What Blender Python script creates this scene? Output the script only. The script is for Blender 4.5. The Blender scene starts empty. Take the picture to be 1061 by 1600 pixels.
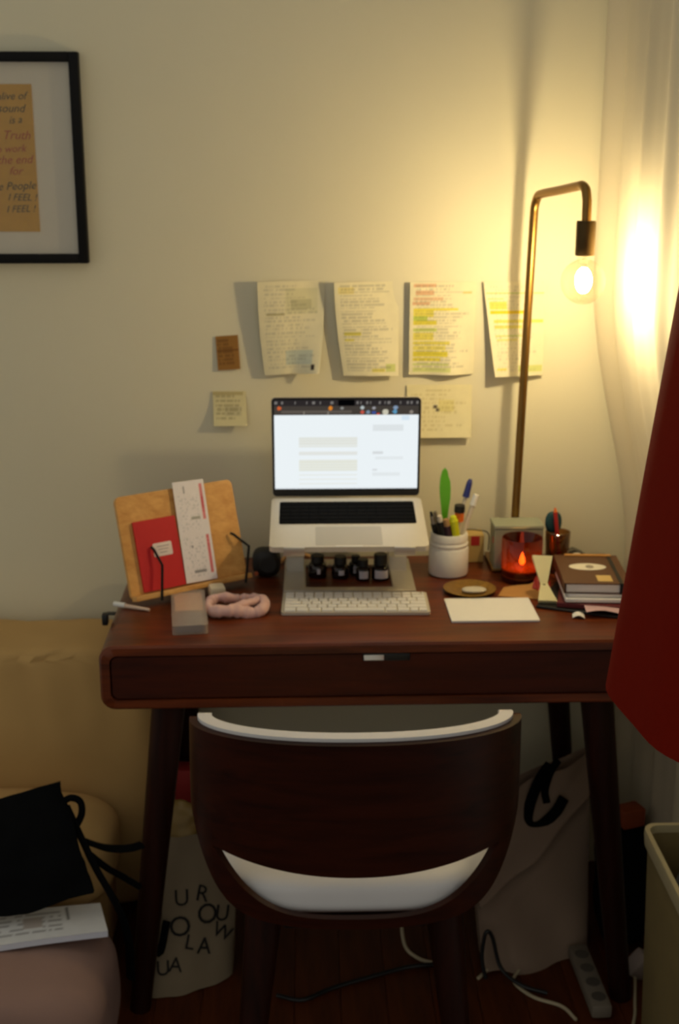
import bpy, bmesh, math, random
from mathutils import Vector, Matrix, noise
S = bpy.context.scene
COL = S.collection
R = math.radians
PI = math.pi

# ------------------------------------------------------------------ camera
cd = bpy.data.cameras.new('camera'); cam = bpy.data.objects.new('camera', cd); COL.objects.link(cam)
cam.location = (0, 0, 1.59)
cam.rotation_euler = (R(90 - 15.64), 0, R(-1.4))
cd.sensor_fit = 'VERTICAL'; cd.sensor_height = 36.0; cd.sensor_width = 36.0
cd.lens = 36.0 * 2000.0 / 1600.0
cd.clip_start = 0.05; cd.clip_end = 60
cd.dof.use_dof = True; cd.dof.focus_distance = 1.2; cd.dof.aperture_fstop = 11.0
S.camera = cam

# ------------------------------------------------------------------ world, exposure
W = bpy.data.worlds.new('dim_room_light'); S.world = W; W.use_nodes = True
bg = W.node_tree.nodes['Background']
bg.inputs['Color'].default_value = (1.0, 0.97, 0.86, 1); bg.inputs['Strength'].default_value = 0.285
S.view_settings.view_transform = 'Standard'; S.view_settings.look = 'None'
S.view_settings.gamma = 1.0; S.view_settings.use_curve_mapping = False
S.view_settings.exposure = 0.35
BULB_RADIANCE = 400.0
FLAME_RADIANCE = 38.0
SCREEN_RADIANCE = 0.78

# ------------------------------------------------------------------ colour + material helpers
def lin(c):
    def f(v):
        v = v / 255.0
        return v / 12.92 if v <= 0.04045 else ((v + 0.055) / 1.055) ** 2.4
    return (f(c[0]), f(c[1]), f(c[2]), 1.0)

def mat(name, rgb, rough=0.6, metal=0.0, var=0.12, scale=30.0, bump=0.0, bscale=None, spec=0.5, coat=0.0, sheen=0.0):
    m = bpy.data.materials.new(name); m.use_nodes = True
    nt = m.node_tree; b = nt.nodes['Principled BSDF']
    c = lin(rgb)
    tc = nt.nodes.new('ShaderNodeTexCoord')
    n = nt.nodes.new('ShaderNodeTexNoise'); n.inputs['Scale'].default_value = scale; n.inputs['Detail'].default_value = 4
    nt.links.new(tc.outputs['Object'], n.inputs['Vector'])
    r = nt.nodes.new('ShaderNodeMix'); r.data_type = 'RGBA'
    r.inputs[6].default_value = tuple(v * (1 - var) for v in c[:3]) + (1,)
    r.inputs[7].default_value = tuple(min(1, v * (1 + var)) for v in c[:3]) + (1,)
    nt.links.new(n.outputs['Fac'], r.inputs[0]); nt.links.new(r.outputs[2], b.inputs['Base Color'])
    b.inputs['Roughness'].default_value = rough; b.inputs['Metallic'].default_value = metal
    b.inputs['Specular IOR Level'].default_value = spec
    b.inputs['Coat Weight'].default_value = coat
    b.inputs['Sheen Weight'].default_value = sheen
    if bump > 0:
        n2 = nt.nodes.new('ShaderNodeTexNoise'); n2.inputs['Scale'].default_value = bscale or scale * 4; n2.inputs['Detail'].default_value = 5
        nt.links.new(tc.outputs['Object'], n2.inputs['Vector'])
        bp = nt.nodes.new('ShaderNodeBump'); bp.inputs['Strength'].default_value = bump; bp.inputs['Distance'].default_value = 0.002
        nt.links.new(n2.outputs['Fac'], bp.inputs['Height']); nt.links.new(bp.outputs['Normal'], b.inputs['Normal'])
    return m

def wood(name, dark, light, rough=0.35, grain=(1.2, 16, 16), spec=0.5, coat=0.15):
    m = bpy.data.materials.new(name); m.use_nodes = True
    nt = m.node_tree; b = nt.nodes['Principled BSDF']
    tc = nt.nodes.new('ShaderNodeTexCoord'); mp = nt.nodes.new('ShaderNodeMapping')
    mp.inputs['Scale'].default_value = grain
    nt.links.new(tc.outputs['Object'], mp.inputs['Vector'])
    n = nt.nodes.new('ShaderNodeTexNoise'); n.inputs['Scale'].default_value = 3.0; n.inputs['Detail'].default_value = 7; n.inputs['Distortion'].default_value = 0.7
    nt.links.new(mp.outputs['Vector'], n.inputs['Vector'])
    w = nt.nodes.new('ShaderNodeTexNoise'); w.inputs['Scale'].default_value = 14.0; w.inputs['Detail'].default_value = 6
    nt.links.new(mp.outputs['Vector'], w.inputs['Vector'])
    ad = nt.nodes.new('ShaderNodeMath'); ad.operation = 'MULTIPLY_ADD'; ad.inputs[1].default_value = 0.35; 
    nt.links.new(w.outputs['Fac'], ad.inputs[0]); nt.links.new(n.outputs['Fac'], ad.inputs[2])
    cr = nt.nodes.new('ShaderNodeValToRGB')
    cr.color_ramp.elements[0].position = 0.42; cr.color_ramp.elements[0].color = lin(dark)
    cr.color_ramp.elements[1].position = 0.86; cr.color_ramp.elements[1].color = lin(light)
    nt.links.new(ad.outputs[0], cr.inputs['Fac']); nt.links.new(cr.outputs['Color'], b.inputs['Base Color'])
    b.inputs['Roughness'].default_value = rough; b.inputs['Specular IOR Level'].default_value = spec
    b.inputs['Coat Weight'].default_value = coat; b.inputs['Coat Roughness'].default_value = 0.25
    bp = nt.nodes.new('ShaderNodeBump'); bp.inputs['Strength'].default_value = 0.12; bp.inputs['Distance'].default_value = 0.001
    nt.links.new(w.outputs['Fac'], bp.inputs['Height']); nt.links.new(bp.outputs['Normal'], b.inputs['Normal'])
    return m

def printed(name, rough=0.75, spec=0.25, trans=0.0):
    """material that reads flat print / ink colours stored on the mesh"""
    m = bpy.data.materials.new(name); m.use_nodes = True
    nt = m.node_tree; b = nt.nodes['Principled BSDF']
    a = nt.nodes.new('ShaderNodeVertexColor'); a.layer_name = 'ink'
    tc = nt.nodes.new('ShaderNodeTexCoord')
    n = nt.nodes.new('ShaderNodeTexNoise'); n.inputs['Scale'].default_value = 60; n.inputs['Detail'].default_value = 5
    nt.links.new(tc.outputs['Object'], n.inputs['Vector'])
    mr = nt.nodes.new('ShaderNodeMapRange'); mr.inputs[3].default_value = 0.92; mr.inputs[4].default_value = 1.05
    nt.links.new(n.outputs['Fac'], mr.inputs[0])
    mx = nt.nodes.new('ShaderNodeVectorMath'); mx.operation = 'SCALE'
    nt.links.new(a.outputs['Color'], mx.inputs[0]); nt.links.new(mr.outputs[0], mx.inputs['Scale'])
    nt.links.new(mx.outputs[0], b.inputs['Base Color'])
    b.inputs['Roughness'].default_value = rough; b.inputs['Specular IOR Level'].default_value = spec
    if trans > 0:
        t = nt.nodes.new('ShaderNodeBsdfTranslucent'); nt.links.new(mx.outputs[0], t.inputs['Color'])
        ms = nt.nodes.new('ShaderNodeMixShader'); ms.inputs[0].default_value = trans
        nt.links.new(b.outputs[0], ms.inputs[1]); nt.links.new(t.outputs[0], ms.inputs[2])
        nt.links.new(ms.outputs[0], nt.nodes['Material Output'].inputs['Surface'])
    return m

def clear(name, tint=(255, 255, 255), rough=0.02, base=0.04, edge=0.6, haze=0.0, thru=False):
    """thin clear glass or plastic: see-through, glossier towards grazing angles"""
    m = bpy.data.materials.new(name); m.use_nodes = True
    nt = m.node_tree; nt.nodes.remove(nt.nodes['Principled BSDF'])
    t = nt.nodes.new('ShaderNodeBsdfTransparent'); t.inputs['Color'].default_value = lin(tint)
    g = nt.nodes.new('ShaderNodeBsdfGlossy'); g.inputs['Roughness'].default_value = rough
    lw = nt.nodes.new('ShaderNodeLayerWeight'); lw.inputs['Blend'].default_value = 0.25
    mr = nt.nodes.new('ShaderNodeMapRange'); mr.inputs[3].default_value = base; mr.inputs[4].default_value = edge
    nt.links.new(lw.outputs['Facing'], mr.inputs[0])
    ms = nt.nodes.new('ShaderNodeMixShader'); nt.links.new(mr.outputs[0], ms.inputs[0])
    nt.links.new(t.outputs[0], ms.inputs[1]); nt.links.new(g.outputs[0], ms.inputs[2])
    last = ms
    if haze > 0:
        tc = nt.nodes.new('ShaderNodeTexCoord'); n = nt.nodes.new('ShaderNodeTexNoise'); n.inputs['Scale'].default_value = 25
        nt.links.new(tc.outputs['Object'], n.inputs['Vector'])
        m2 = nt.nodes.new('ShaderNodeMapRange'); m2.inputs[3].default_value = haze * 0.8; m2.inputs[4].default_value = min(1, haze * 1.2)
        nt.links.new(n.outputs['Fac'], m2.inputs[0])
        d = nt.nodes.new('ShaderNodeBsdfTranslucent' if thru else 'ShaderNodeBsdfDiffuse'); d.inputs['Color'].default_value = lin(tint)
        m3 = nt.nodes.new('ShaderNodeMixShader'); nt.links.new(m2.outputs[0], m3.inputs[0])
        nt.links.new(ms.outputs[0], m3.inputs[1]); nt.links.new(d.outputs[0], m3.inputs[2]); last = m3
    nt.links.new(last.outputs[0], nt.nodes['Material Output'].inputs['Surface'])
    return m

def glow(name, rgb, strength):
    m = bpy.data.materials.new(name); m.use_nodes = True
    nt = m.node_tree; nt.nodes.remove(nt.nodes['Principled BSDF'])
    e = nt.nodes.new('ShaderNodeEmission'); e.inputs['Color'].default_value = rgb if len(rgb) == 4 else tuple(rgb) + (1,)
    e.inputs['Strength'].default_value = strength
    nt.links.new(e.outputs[0], nt.nodes['Material Output'].inputs['Surface'])
    return m

# ------------------------------------------------------------------ object helpers
def tag(o, label=None, cat=None, group=None, kind=None):
    if label: o['label'] = label
    if cat: o['category'] = cat
    if group: o['group'] = group
    if kind: o['kind'] = kind
    return o

def thing(name, label, cat, loc=(0, 0, 0), rz=0.0, group=None, local=False):
    o = bpy.data.objects.new(name, None); COL.objects.link(o)
    o.empty_display_size = 0.05
    o.location = loc; o.rotation_euler = (0, 0, rz)
    o['_local'] = local
    return tag(o, label, cat, group)

def link(name, me, m=None, parent=None, smooth=True):
    o = bpy.data.objects.new(name, me); COL.objects.link(o)
    if m is not None and len(me.materials) == 0: me.materials.append(m)
    if smooth:
        for p in me.polygons: p.use_smooth = True
        try: me.set_sharp_from_angle(angle=R(38))
        except Exception: pass
    if parent is not None:
        o.parent = parent
        # parts are modelled in world coordinates unless their thing is local
        if not parent.get('_local', False):
            p = parent; off = Vector((0, 0, 0))
            while p is not None:
                off += Vector(p.location); p = p.parent
            o.location = -off if parent.parent is None else Vector((0, 0, 0))
    return o

def obj(name, bm, m, parent=None, smooth=True):
    me = bpy.data.meshes.new(name)
    bmesh.ops.recalc_face_normals(bm, faces=bm.faces[:])
    bm.to_mesh(me); bm.free()
    o = link(name, me, m, parent, smooth)
    if parent is not None and parent.get('_local', False): o['_local'] = True
    return o

def sub(name, bm, m, part, smooth=True):
    """a sub-part: same coordinates as its part's mesh"""
    me = bpy.data.meshes.new(name); bmesh.ops.recalc_face_normals(bm, faces=bm.faces[:]); bm.to_mesh(me); bm.free()
    o = bpy.data.objects.new(name, me); COL.objects.link(o)
    if m is not None: me.materials.append(m)
    if smooth:
        for p in me.polygons: p.use_smooth = True
        try: me.set_sharp_from_angle(angle=R(38))
        except Exception: pass
    o.parent = part
    return o

def NB(): return bmesh.new()

def box(bm, c, s, bev=0.0, rot=None, seg=2):
    M = Matrix.Translation(c)
    if rot is not None: M = M @ rot.to_4x4()
    M = M @ Matrix.Diagonal((s[0], s[1], s[2], 1))
    r = bmesh.ops.create_cube(bm, size=1.0, matrix=M)
    if bev > 0:
        es = list({e for v in r['verts'] for e in v.link_edges})
        bmesh.ops.bevel(bm, geom=es, offset=bev, segments=seg, profile=0.5, affect='EDGES', clamp_overlap=True)
    return bm

def lathe(bm, prof, c=(0, 0, 0), seg=32, M=None):
    """profile: list of (radius, z); closed at radius 0"""
    rings = []
    for r, z in prof:
        if r < 1e-6:
            rings.append([bm.verts.new((0, 0, z))])
        else:
            rings.append([bm.verts.new((r * math.cos(2 * PI * i / seg), r * math.sin(2 * PI * i / seg), z)) for i in range(seg)])
    for a, b in zip(rings[:-1], rings[1:]):
        for i in range(seg):
            j = (i + 1) % seg
            if len(a) == 1 and len(b) == 1: continue
            if len(a) == 1: bm.faces.new((a[0], b[i], b[j]))
            elif len(b) == 1: bm.faces.new((a[i], a[j], b[0]))
            else: bm.faces.new((a[i], a[j], b[j], b[i]))
    T = Matrix.Translation(c) @ (M.to_4x4() if M is not None else Matrix.Identity(4))
    bmesh.ops.transform(bm, matrix=T, verts=[v for r in rings for v in r])
    return bm

def spline(pts, n=8, closed=False):
    P = [Vector(p) for p in pts]; out = []
    N = len(P)
    rng = range(N if closed else N - 1)
    for i in rng:
        if closed: a, b, c, d = P[(i - 1) % N], P[i], P[(i + 1) % N], P[(i + 2) % N]
        else:
            b, c = P[i], P[i + 1]; a = P[i - 1] if i > 0 else b * 2 - c; d = P[i + 2] if i + 2 < N else c * 2 - b
        for k in range(n):
            t = k / n
            out.append(0.5 * ((2 * b) + (c - a) * t + (2 * a - 5 * b + 4 * c - d) * t * t + (3 * b - a - 3 * c + d) * t ** 3))
    if not closed: out.append(P[-1])
    return out

def tube(bm, pts, r, seg=10, closed=False, flat=1.0, up=None, cap=True):
    """r: number or function of 0..1; flat squashes along the second frame axis"""
    P = [Vector(p) for p in pts]; n = len(P); rings = []
    ref = Vector(up) if up is not None else None
    prev = None
    for i, p in enumerate(P):
        if closed: t = (P[(i + 1) % n] - P[i - 1])
        else: t = P[min(i + 1, n - 1)] - P[max(i - 1, 0)]
        t.normalize()
        if ref is not None:
            a = ref - t * ref.dot(t)
            if a.length < 1e-4: a = t.orthogonal()
        elif prev is None: a = t.orthogonal()
        else:
            a = prev - t * prev.dot(t)
            if a.length < 1e-4: a = t.orthogonal()
        a.normalize(); prev = a; b = t.cross(a)
        rr = r(i / max(1, n - 1)) if callable(r) else r
        rings.append([bm.verts.new(p + (a * math.cos(2 * PI * k / seg) * flat + b * math.sin(2 * PI * k / seg)) * rr) for k in range(seg)])
    m = n if closed else n - 1
    for i in range(m):
        A, B = rings[i], rings[(i + 1) % n]
        for k in range(seg):
            j = (k + 1) % seg
            bm.faces.new((A[k], A[j], B[j], B[k]))
    if cap and not closed:
        bm.faces.new(rings[0][::-1]); bm.faces.new(rings[-1])
    return bm

def cone(bm, a, b, r0, r1, seg=20):
    return tube(bm, [a, Vector(a).lerp(Vector(b), .5), b], lambda t: r0 + (r1 - r0) * t, seg)

def grid_mesh(name, f, nu, nv, thick=0.0, colour=None, closed_u=False):
    """solid sheet from f(u,v); colour(u,v) gives printed ink in sRGB"""
    vs = []; cs = []
    for j in range(nv + 1):
        for i in range(nu + 1):
            u, v = i / nu, j / nv
            vs.append(Vector(f(u, v)))
            if colour: cs.append(lin(colour(u, v)))
    nx = nu + 1; fs = []
    for j in range(nv):
        for i in range(nu):
            fs.append((j * nx + i, j * nx + i + 1, (j + 1) * nx + i + 1, (j + 1) * nx + i))
    if thick > 0:
        me = bpy.data.meshes.new('tmp'); me.from_pydata(vs, [], fs); me.update()
        ns = [Vector(v.normal) for v in me.vertices]; bpy.data.meshes.remove(me)
        N = len(vs)
        vs = vs + [v - n * thick for v, n in zip(vs, ns)]
        cs = cs + cs
        fs = fs + [tuple(i + N for i in reversed(q)) for q in fs]
        ring = [i for i in range(nx)] + [j * nx + nu for j in range(1, nv + 1)] + [nv * nx + i for i in range(nu - 1, -1, -1)] + [j * nx for j in range(nv - 1, 0, -1)]
        for a, b in zip(ring, ring[1:] + ring[:1]): fs.append((b, a, a + N, b + N))
    me = bpy.data.meshes.new(name); me.from_pydata(vs, [], fs)
    if colour:
        at = me.color_attributes.new('ink', 'FLOAT_COLOR', 'POINT')
        at.data.foreach_set('color', [x for c in cs for x in c])
    me.update()
    return me

def soft(bm, c, s, p=5.0, n=14, wr=0.0, ws=6.0, rot=None, seed=0.0, shape=None):
    """cushion-like rounded block with wrinkles"""
    T = Matrix.Translation(c) @ (rot.to_4x4() if rot is not None else Matrix.Identity(4))
    cache = {}
    def vert(x, y, z):
        k = (round(x, 5), round(y, 5), round(z, 5))
        if k in cache: return cache[k]
        l = (abs(x) ** p + abs(y) ** p + abs(z) ** p) ** (1 / p)
        q = Vector((x / l * s[0] / 2, y / l * s[1] / 2, z / l * s[2] / 2))
        if shape: q = Vector(shape(q.x / s[0] * 2, q.y / s[1] * 2, q.z / s[2] * 2, q))
        if wr > 0:
            d = Vector((q.x / s[0] ** 2, q.y / s[1] ** 2, q.z / s[2] ** 2)); d.normalize()
            q = q + d * wr * (noise.noise(q * ws + Vector((seed, seed * 1.7, 3.1))) + 0.5 * noise.noise(q * ws * 2.3 + Vector((7.7, seed, 0))))
        cache[k] = bm.verts.new(T @ q); return cache[k]
    g = [2 * i / n - 1 for i in range(n + 1)]
    for ax in range(3):
        for sg in (-1, 1):
            for i in range(n):
                for j in range(n):
                    def P(a, b):
                        q = [0, 0, 0]; q[ax] = sg; q[(ax + 1) % 3] = a; q[(ax + 2) % 3] = b; return vert(*q)
                    f = (P(g[i], g[j]), P(g[i + 1], g[j]), P(g[i + 1], g[j + 1]), P(g[i], g[j + 1]))
                    bm.faces.new(f if sg > 0 else f[::-1])
    return bm

def rrect(w, h, r, n=6):
    pts = []
    for cx, cy, a0 in ((w / 2 - r, h / 2 - r, 0), (-w / 2 + r, h / 2 - r, 90), (-w / 2 + r, -h / 2 + r, 180), (w / 2 - r, -h / 2 + r, 270)):
        for k in range(n + 1):
            a = R(a0 + 90 * k / n); pts.append((cx + r * math.cos(a), cy + r * math.sin(a)))
    return pts

def prism(bm, pts, T, depth, bev=0.0):
    """extrude a flat outline (local xy) by depth along local z, placed by matrix T"""
    a = [bm.verts.new(T @ Vector((x, y, 0))) for x, y in pts]
    b = [bm.verts.new(T @ Vector((x, y, depth))) for x, y in pts]
    bm.faces.new(a[::-1]); bm.faces.new(b)
    n = len(pts)
    for i in range(n):
        j = (i + 1) % n; bm.faces.new((a[i], a[j], b[j], b[i]))
    if bev > 0:
        es = [e for e in bm.edges if e.calc_face_angle(0) > R(60)]
        bmesh.ops.bevel(bm, geom=es, offset=bev, segments=2, profile=0.5, affect='EDGES', clamp_overlap=True)
    return bm

def text_mesh(name, body, size, T, m, parent, depth=0.0003, shear=0.0, align='LEFT', part=None):
    cu = bpy.data.curves.new(name, 'FONT'); cu.body = body; cu.size = size; cu.extrude = depth; cu.shear = shear
    cu.align_x = align; cu.resolution_u = 3
    o = bpy.data.objects.new(name, cu); COL.objects.link(o)
    dg = bpy.context.evaluated_depsgraph_get()
    me = bpy.data.meshes.new_from_object(o.evaluated_get(dg))
    bpy.data.objects.remove(o); bpy.data.curves.remove(cu)
    me.transform(T); me.materials.clear(); me.materials.append(m); me.name = name
    if part is not None:
        q = bpy.data.objects.new(name, me); COL.objects.link(q); q.parent = part; return q
    return link(name, me, m, parent, smooth=False)

def face_matrix(o, x, y):
    """matrix with local x, y along given world directions at origin o"""
    x = Vector(x).normalized(); y = Vector(y); y = (y - x * y.dot(x)).normalized(); z = x.cross(y)
    M = Matrix((x, y, z)).transposed().to_4x4(); M.translation = Vector(o); return M

rnd = random.Random(7)

# ------------------------------------------------------------------ materials
M_wall = mat('warm_white_paint', (224, 217, 188), 0.85, var=0.03, scale=4, bump=0.06, bscale=220)
M_curtain = mat('off_white_drape', (214, 202, 172), 0.9, var=0.03, scale=12, bump=0.05, bscale=500, sheen=0.1)
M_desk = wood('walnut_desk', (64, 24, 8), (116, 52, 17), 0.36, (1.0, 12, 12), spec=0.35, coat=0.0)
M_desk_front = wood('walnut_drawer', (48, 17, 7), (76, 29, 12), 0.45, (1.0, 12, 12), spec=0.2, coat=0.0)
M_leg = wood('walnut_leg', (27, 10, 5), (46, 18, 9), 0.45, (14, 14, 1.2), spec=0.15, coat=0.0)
M_chair = wood('chair_walnut', (32, 11, 5), (54, 20, 8), 0.38, (1.2, 9, 14), spec=0.2, coat=0.0)
M_white_vinyl = mat('white_upholstery', (226, 224, 224), 0.45, var=0.03, scale=20, bump=0.05, bscale=300)
M_black = mat('black_plastic', (14, 14, 15), 0.45, var=0.2)
M_blackcloth = mat('black_canvas', (9, 10, 11), 0.95, var=0.25, scale=40, bump=0.25, bscale=400, spec=0.1)
M_blackmetal = mat('black_wire', (18, 16, 15), 0.4, metal=0.6)
M_brass = mat('aged_brass', (142, 108, 58), 0.32, metal=1.0, var=0.15, scale=25)
M_darkbrass = mat('dark_brass', (84, 66, 38), 0.42, metal=0.9, var=0.2, scale=40)
M_alu = mat('brushed_aluminium', (205, 200, 190), 0.38, metal=0.75, var=0.04, scale=60)
M_alu2 = mat('bead_blasted_aluminium', (214, 206, 188), 0.45, metal=0.35, var=0.03, scale=90)
M_whiteplastic = mat('white_plastic', (232, 230, 222), 0.4, var=0.03)
M_key = mat('white_keycap', (238, 236, 230), 0.4, var=0.02)
M_paper = printed('written_paper', trans=0.12)
M_print = printed('printed_card', 0.6)
M_plainpaper = mat('plain_paper', (238, 236, 230), 0.8, var=0.02, scale=60)
M_cream = mat('cream_slipcover', (196, 158, 98), 0.95, var=0.06, scale=9, bump=0.2, bscale=500)
M_pink = mat('mauve_cushion', (146, 116, 104), 0.95, var=0.06, scale=9, bump=0.25, bscale=420)
M_red = mat('red_wool', (116, 23, 9), 0.95, var=0.08, scale=60, bump=0.3, bscale=700, spec=0.05)
M_amber = clear('amber_glass', (176, 108, 66), 0.05, 0.04, 0.4, haze=0.26, thru=True)
M_glass = clear('clear_glass', (246, 248, 246), 0.02, 0.05, 0.55)
M_bulbglass = clear('bulb_glass', (255, 252, 244), 0.02, 0.03, 0.45)
M_frost = clear('frosted_plastic', (240, 228, 214), 0.3, 0.06, 0.3, haze=0.22)
M_bin = clear('milky_plastic', (160, 142, 96), 0.35, 0.06, 0.3, haze=0.6)
M_kraft = mat('kraft_paper', (188, 136, 70), 0.8, var=0.1, scale=50)
M_wax = mat('candle_wax', (226, 170, 110), 0.5, var=0.05)
M_bamboo = wood('bamboo_board', (196, 136, 62), (226, 172, 98), 0.5, (2, 14, 14), coat=0.05)

# ------------------------------------------------------------------ setting
b = NB(); box(b, (-0.6, 2.70, 1.2), (3.0, 0.12, 2.6))
tag(obj('wall_back', b, M_wall, smooth=False), kind='structure')
b = NB(); box(b, (0.83, 2.07, 1.2), (0.12, 1.14, 2.6))
tag(obj('wall_right', b, M_wall, smooth=False), kind='structure')
M_floor = wood('dark_oak_floor', (66, 28, 9), (98, 46, 16), 0.42, (14, 1.4, 10), spec=0.25, coat=0.0)
b = NB(); box(b, (-0.6, 0.6, -0.03), (3.0, 4.2, 0.06))
floor = tag(obj('floor', b, M_floor, smooth=False), kind='structure')
# floor boards laid front to back
pw = 0.09
plank_me = None
for i in range(15):
    x = -0.62 + i * pw
    b = NB(); box(b, (0, 0, 0), (pw - 0.002, 1.28, 0.004), 0.0008, seg=1)
    if plank_me is None:
        me = bpy.data.meshes.new('floor_board'); b.to_mesh(me); me.materials.append(M_floor); plank_me = me
    b.free()
    o = bpy.data.objects.new('floor_board', plank_me); COL.objects.link(o); o.parent = floor
    o.location = (x, 2.0, 0.0)

# ------------------------------------------------------------------ curtain on the right
def smooth01(t): t = max(0, min(1, t)); return t * t * (3 - 2 * t)
def curtain_f(u, v):
    z = 0.03 + v * 2.10
    y = 2.6365 - u * 0.6165
    xm = 0.600 + 0.100 * (1 - smooth01((z - 0.74) / 0.62))
    s = (math.sin(y * 44.0 + 2.6) + 0.45 * math.sin(y * 79.0 + 1.2)) * 0.0048
    s += -0.016 * math.exp(-((y - 2.62) / 0.03) ** 2)
    return (xm + s, y, z)
cur = thing('curtain', 'off-white full-length curtain hanging in soft folds beside the lamp', 'curtain', (0.62, 2.25, 0.03))
me = grid_mesh('drape', curtain_f, 150, 46, 0.0015)
link('drape', me, M_curtain, cur)
b = NB(); tube(b, [(0.60, 2.62, 2.145), (0.60, 2.3, 2.145), (0.60, 1.99, 2.145)], 0.011, 14)
obj('rod', b, M_blackmetal, cur)
for yy in (2.58, 2.03):
    b = NB(); tube(b, [(0.60, yy, 2.145), (0.69, yy, 2.145), (0.772, yy, 2.145)], 0.007, 8); box(b, (0.766, yy, 2.145), (0.008, 0.03, 0.06), 0.002)
    obj('rod_bracket', b, M_blackmetal, cur)

# ------------------------------------------------------------------ desk
DC = (0.143, 2.360, 0.0); DW = 1.034; DD = 0.510
desk = thing('writing_desk', 'dark walnut writing desk with rounded corners, one wide drawer and tapered legs', 'desk', DC, R(0.7), local=True)
# case: rounded rectangular tube, open recess at the front
b = NB()
outer = rrect(DW, 0.120, 0.026, 7); inner = rrect(DW - 0.036, 0.084, 0.014, 7)
zc = 0.700
def ring(pts, y, dy=0): return [b.verts.new((x, y, zc + z)) for x, z in pts]
rb = 0.004
o0 = ring([(x * (1 - 2 * rb / DW), z * (1 - 2 * rb / 0.12)) for x, z in outer], -DD / 2)
o1 = ring(outer, -DD / 2 + rb); o2 = ring(outer, DD / 2 - rb); o3 = ring([(x * (1 - 2 * rb / DW), z * (1 - 2 * rb / 0.12)) for x, z in outer], DD / 2)
i0 = ring(inner, -DD / 2); i1 = ring(inner, -DD / 2 + 0.03)
n = len(outer)
for A, B in ((i1, i0), (i0, o0), (o0, o1), (o1, o2), (o2, o3)):
    for i in range(n):
        j = (i + 1) % n; b.faces.new((A[i], A[j], B[j], B[i]))
b.faces.new(i1); b.faces.new(o3)
obj('desk_case', b, M_desk, desk)
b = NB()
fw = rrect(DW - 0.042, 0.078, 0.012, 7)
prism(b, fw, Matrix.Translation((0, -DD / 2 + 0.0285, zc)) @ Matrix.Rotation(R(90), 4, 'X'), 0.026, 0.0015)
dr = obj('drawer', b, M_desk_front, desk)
b = NB(); box(b, (-0.012, -DD / 2 + 0.001, zc + 0.034), (0.084, 0.004, 0.014), 0.0018)
sub('drawer_pull', b, M_black, dr)
b = NB(); box(b, (-0.034, -DD / 2 - 0.0025, zc + 0.034), (0.036, 0.004, 0.010), 0.0015, rot=Matrix.Rotation(R(-35), 3, 'X'))
sub('pull_lip', b, M_alu, dr)
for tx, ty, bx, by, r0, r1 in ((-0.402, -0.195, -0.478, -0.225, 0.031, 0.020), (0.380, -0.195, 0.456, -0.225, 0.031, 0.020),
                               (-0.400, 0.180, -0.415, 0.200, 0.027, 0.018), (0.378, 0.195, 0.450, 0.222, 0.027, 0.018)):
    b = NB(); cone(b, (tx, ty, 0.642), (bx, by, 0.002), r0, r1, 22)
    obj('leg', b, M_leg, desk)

# ------------------------------------------------------------------ chair
CX = 0.071
chair = thing('desk_chair', 'bent walnut plywood chair with white seat and cut-out back, pushed up to the desk', 'chair', (CX, 1.98, 0.0))
HW = 0.262
def plan(th):
    """outer plan curve of the shell: th in -1..1, beyond .8 straight arms"""
    s = abs(th)
    if s <= 0.84:
        a = s / 0.84 * PI / 2
        x = HW * math.sin(a) ** 0.92 if a > 0 else 0; y = 1.885 - 0.108 * math.cos(a)
    else:
        x = HW - 0.004 * ((s - 0.84) / 0.16) ** 2; y = 1.885 + (s - 0.84) / 0.16 * 0.075
    return math.copysign(x, th), y
def zbot(x, s):
    k = min(1, abs(x) / HW)
    z = 0.403 + 0.030 * k ** 3 + 0.155 * k ** 9
    if s > 0.84: z += 0.06 * ((s - 0.84) / 0.16)
    return z
def ztop(s): return 0.735 - (0.05 * max(0, (s - 0.84) / 0.16) ** 1.5)
def lean(z): return -0.025 * (z - 0.42) / 0.3
def cut(x):
    lo = 0.422 + 0.112 * (abs(x) / 0.226) ** 4; hi = 0.500 + 0.034 * (abs(x) / 0.226) ** 2
    return (lo, hi) if hi > lo else None
TH = 0.013
cols = [(-1 + 2 * i / 88) for i in range(89)]
def shell_pt(th, z, off):
    x, y = plan(th); x2, y2 = plan(min(1, th + 0.01)); x1, y1 = plan(max(-1, th - 0.01))
    t = Vector((x2 - x1, y2 - y1, 0)).normalized(); nrm = Vector((-t.y, t.x, 0))  # inward
    sh = 1.0 + 0.012 * math.sin((z - 0.42) / 0.32 * PI) 
    return Vector((CX + x * sh, y + lean(z), z)) + nrm * off
def shell_patch(bm, zl, zh, c0, c1, n, o0, o1):
    """closed slab over columns c0..c1 between curves zl(th), zh(th)"""
    G = []
    for off in (o0, o1):
        g = []
        for c in range(c0, c1 + 1):
            th = cols[c]; a, d = zl(th), zh(th)
            g.append([bm.verts.new(shell_pt(th, a + (d - a) * k / n, off)) for k in range(n + 1)])
        G.append(g)
    A, B = G; m = len(A)
    for i in range(m - 1):
        for k in range(n):
            bm.faces.new((A[i][k], A[i + 1][k], A[i + 1][k + 1], A[i][k + 1]))
            bm.faces.new((B[i][k], B[i][k + 1], B[i + 1][k + 1], B[i + 1][k]))
        bm.faces.new((A[i][0], B[i][0], B[i + 1][0], A[i + 1][0])); bm.faces.new((A[i][n], A[i + 1][n], B[i + 1][n], B[i][n]))
    for i in (0, m - 1):
        for k in range(n): bm.faces.new((A[i][k], A[i][k + 1], B[i][k + 1], B[i][k]))
cin = [i for i, th in enumerate(cols) if cut(plan(th)[0]) and abs(plan(th)[0]) < 0.2265]
ca, cb = cin[0] - 1, cin[-1] + 1
def lo_z(th): return zbot(plan(th)[0], abs(th))
def mid(th): 
    c = cut(plan(th)[0]); x = plan(th)[0]
    return 0.534
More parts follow.
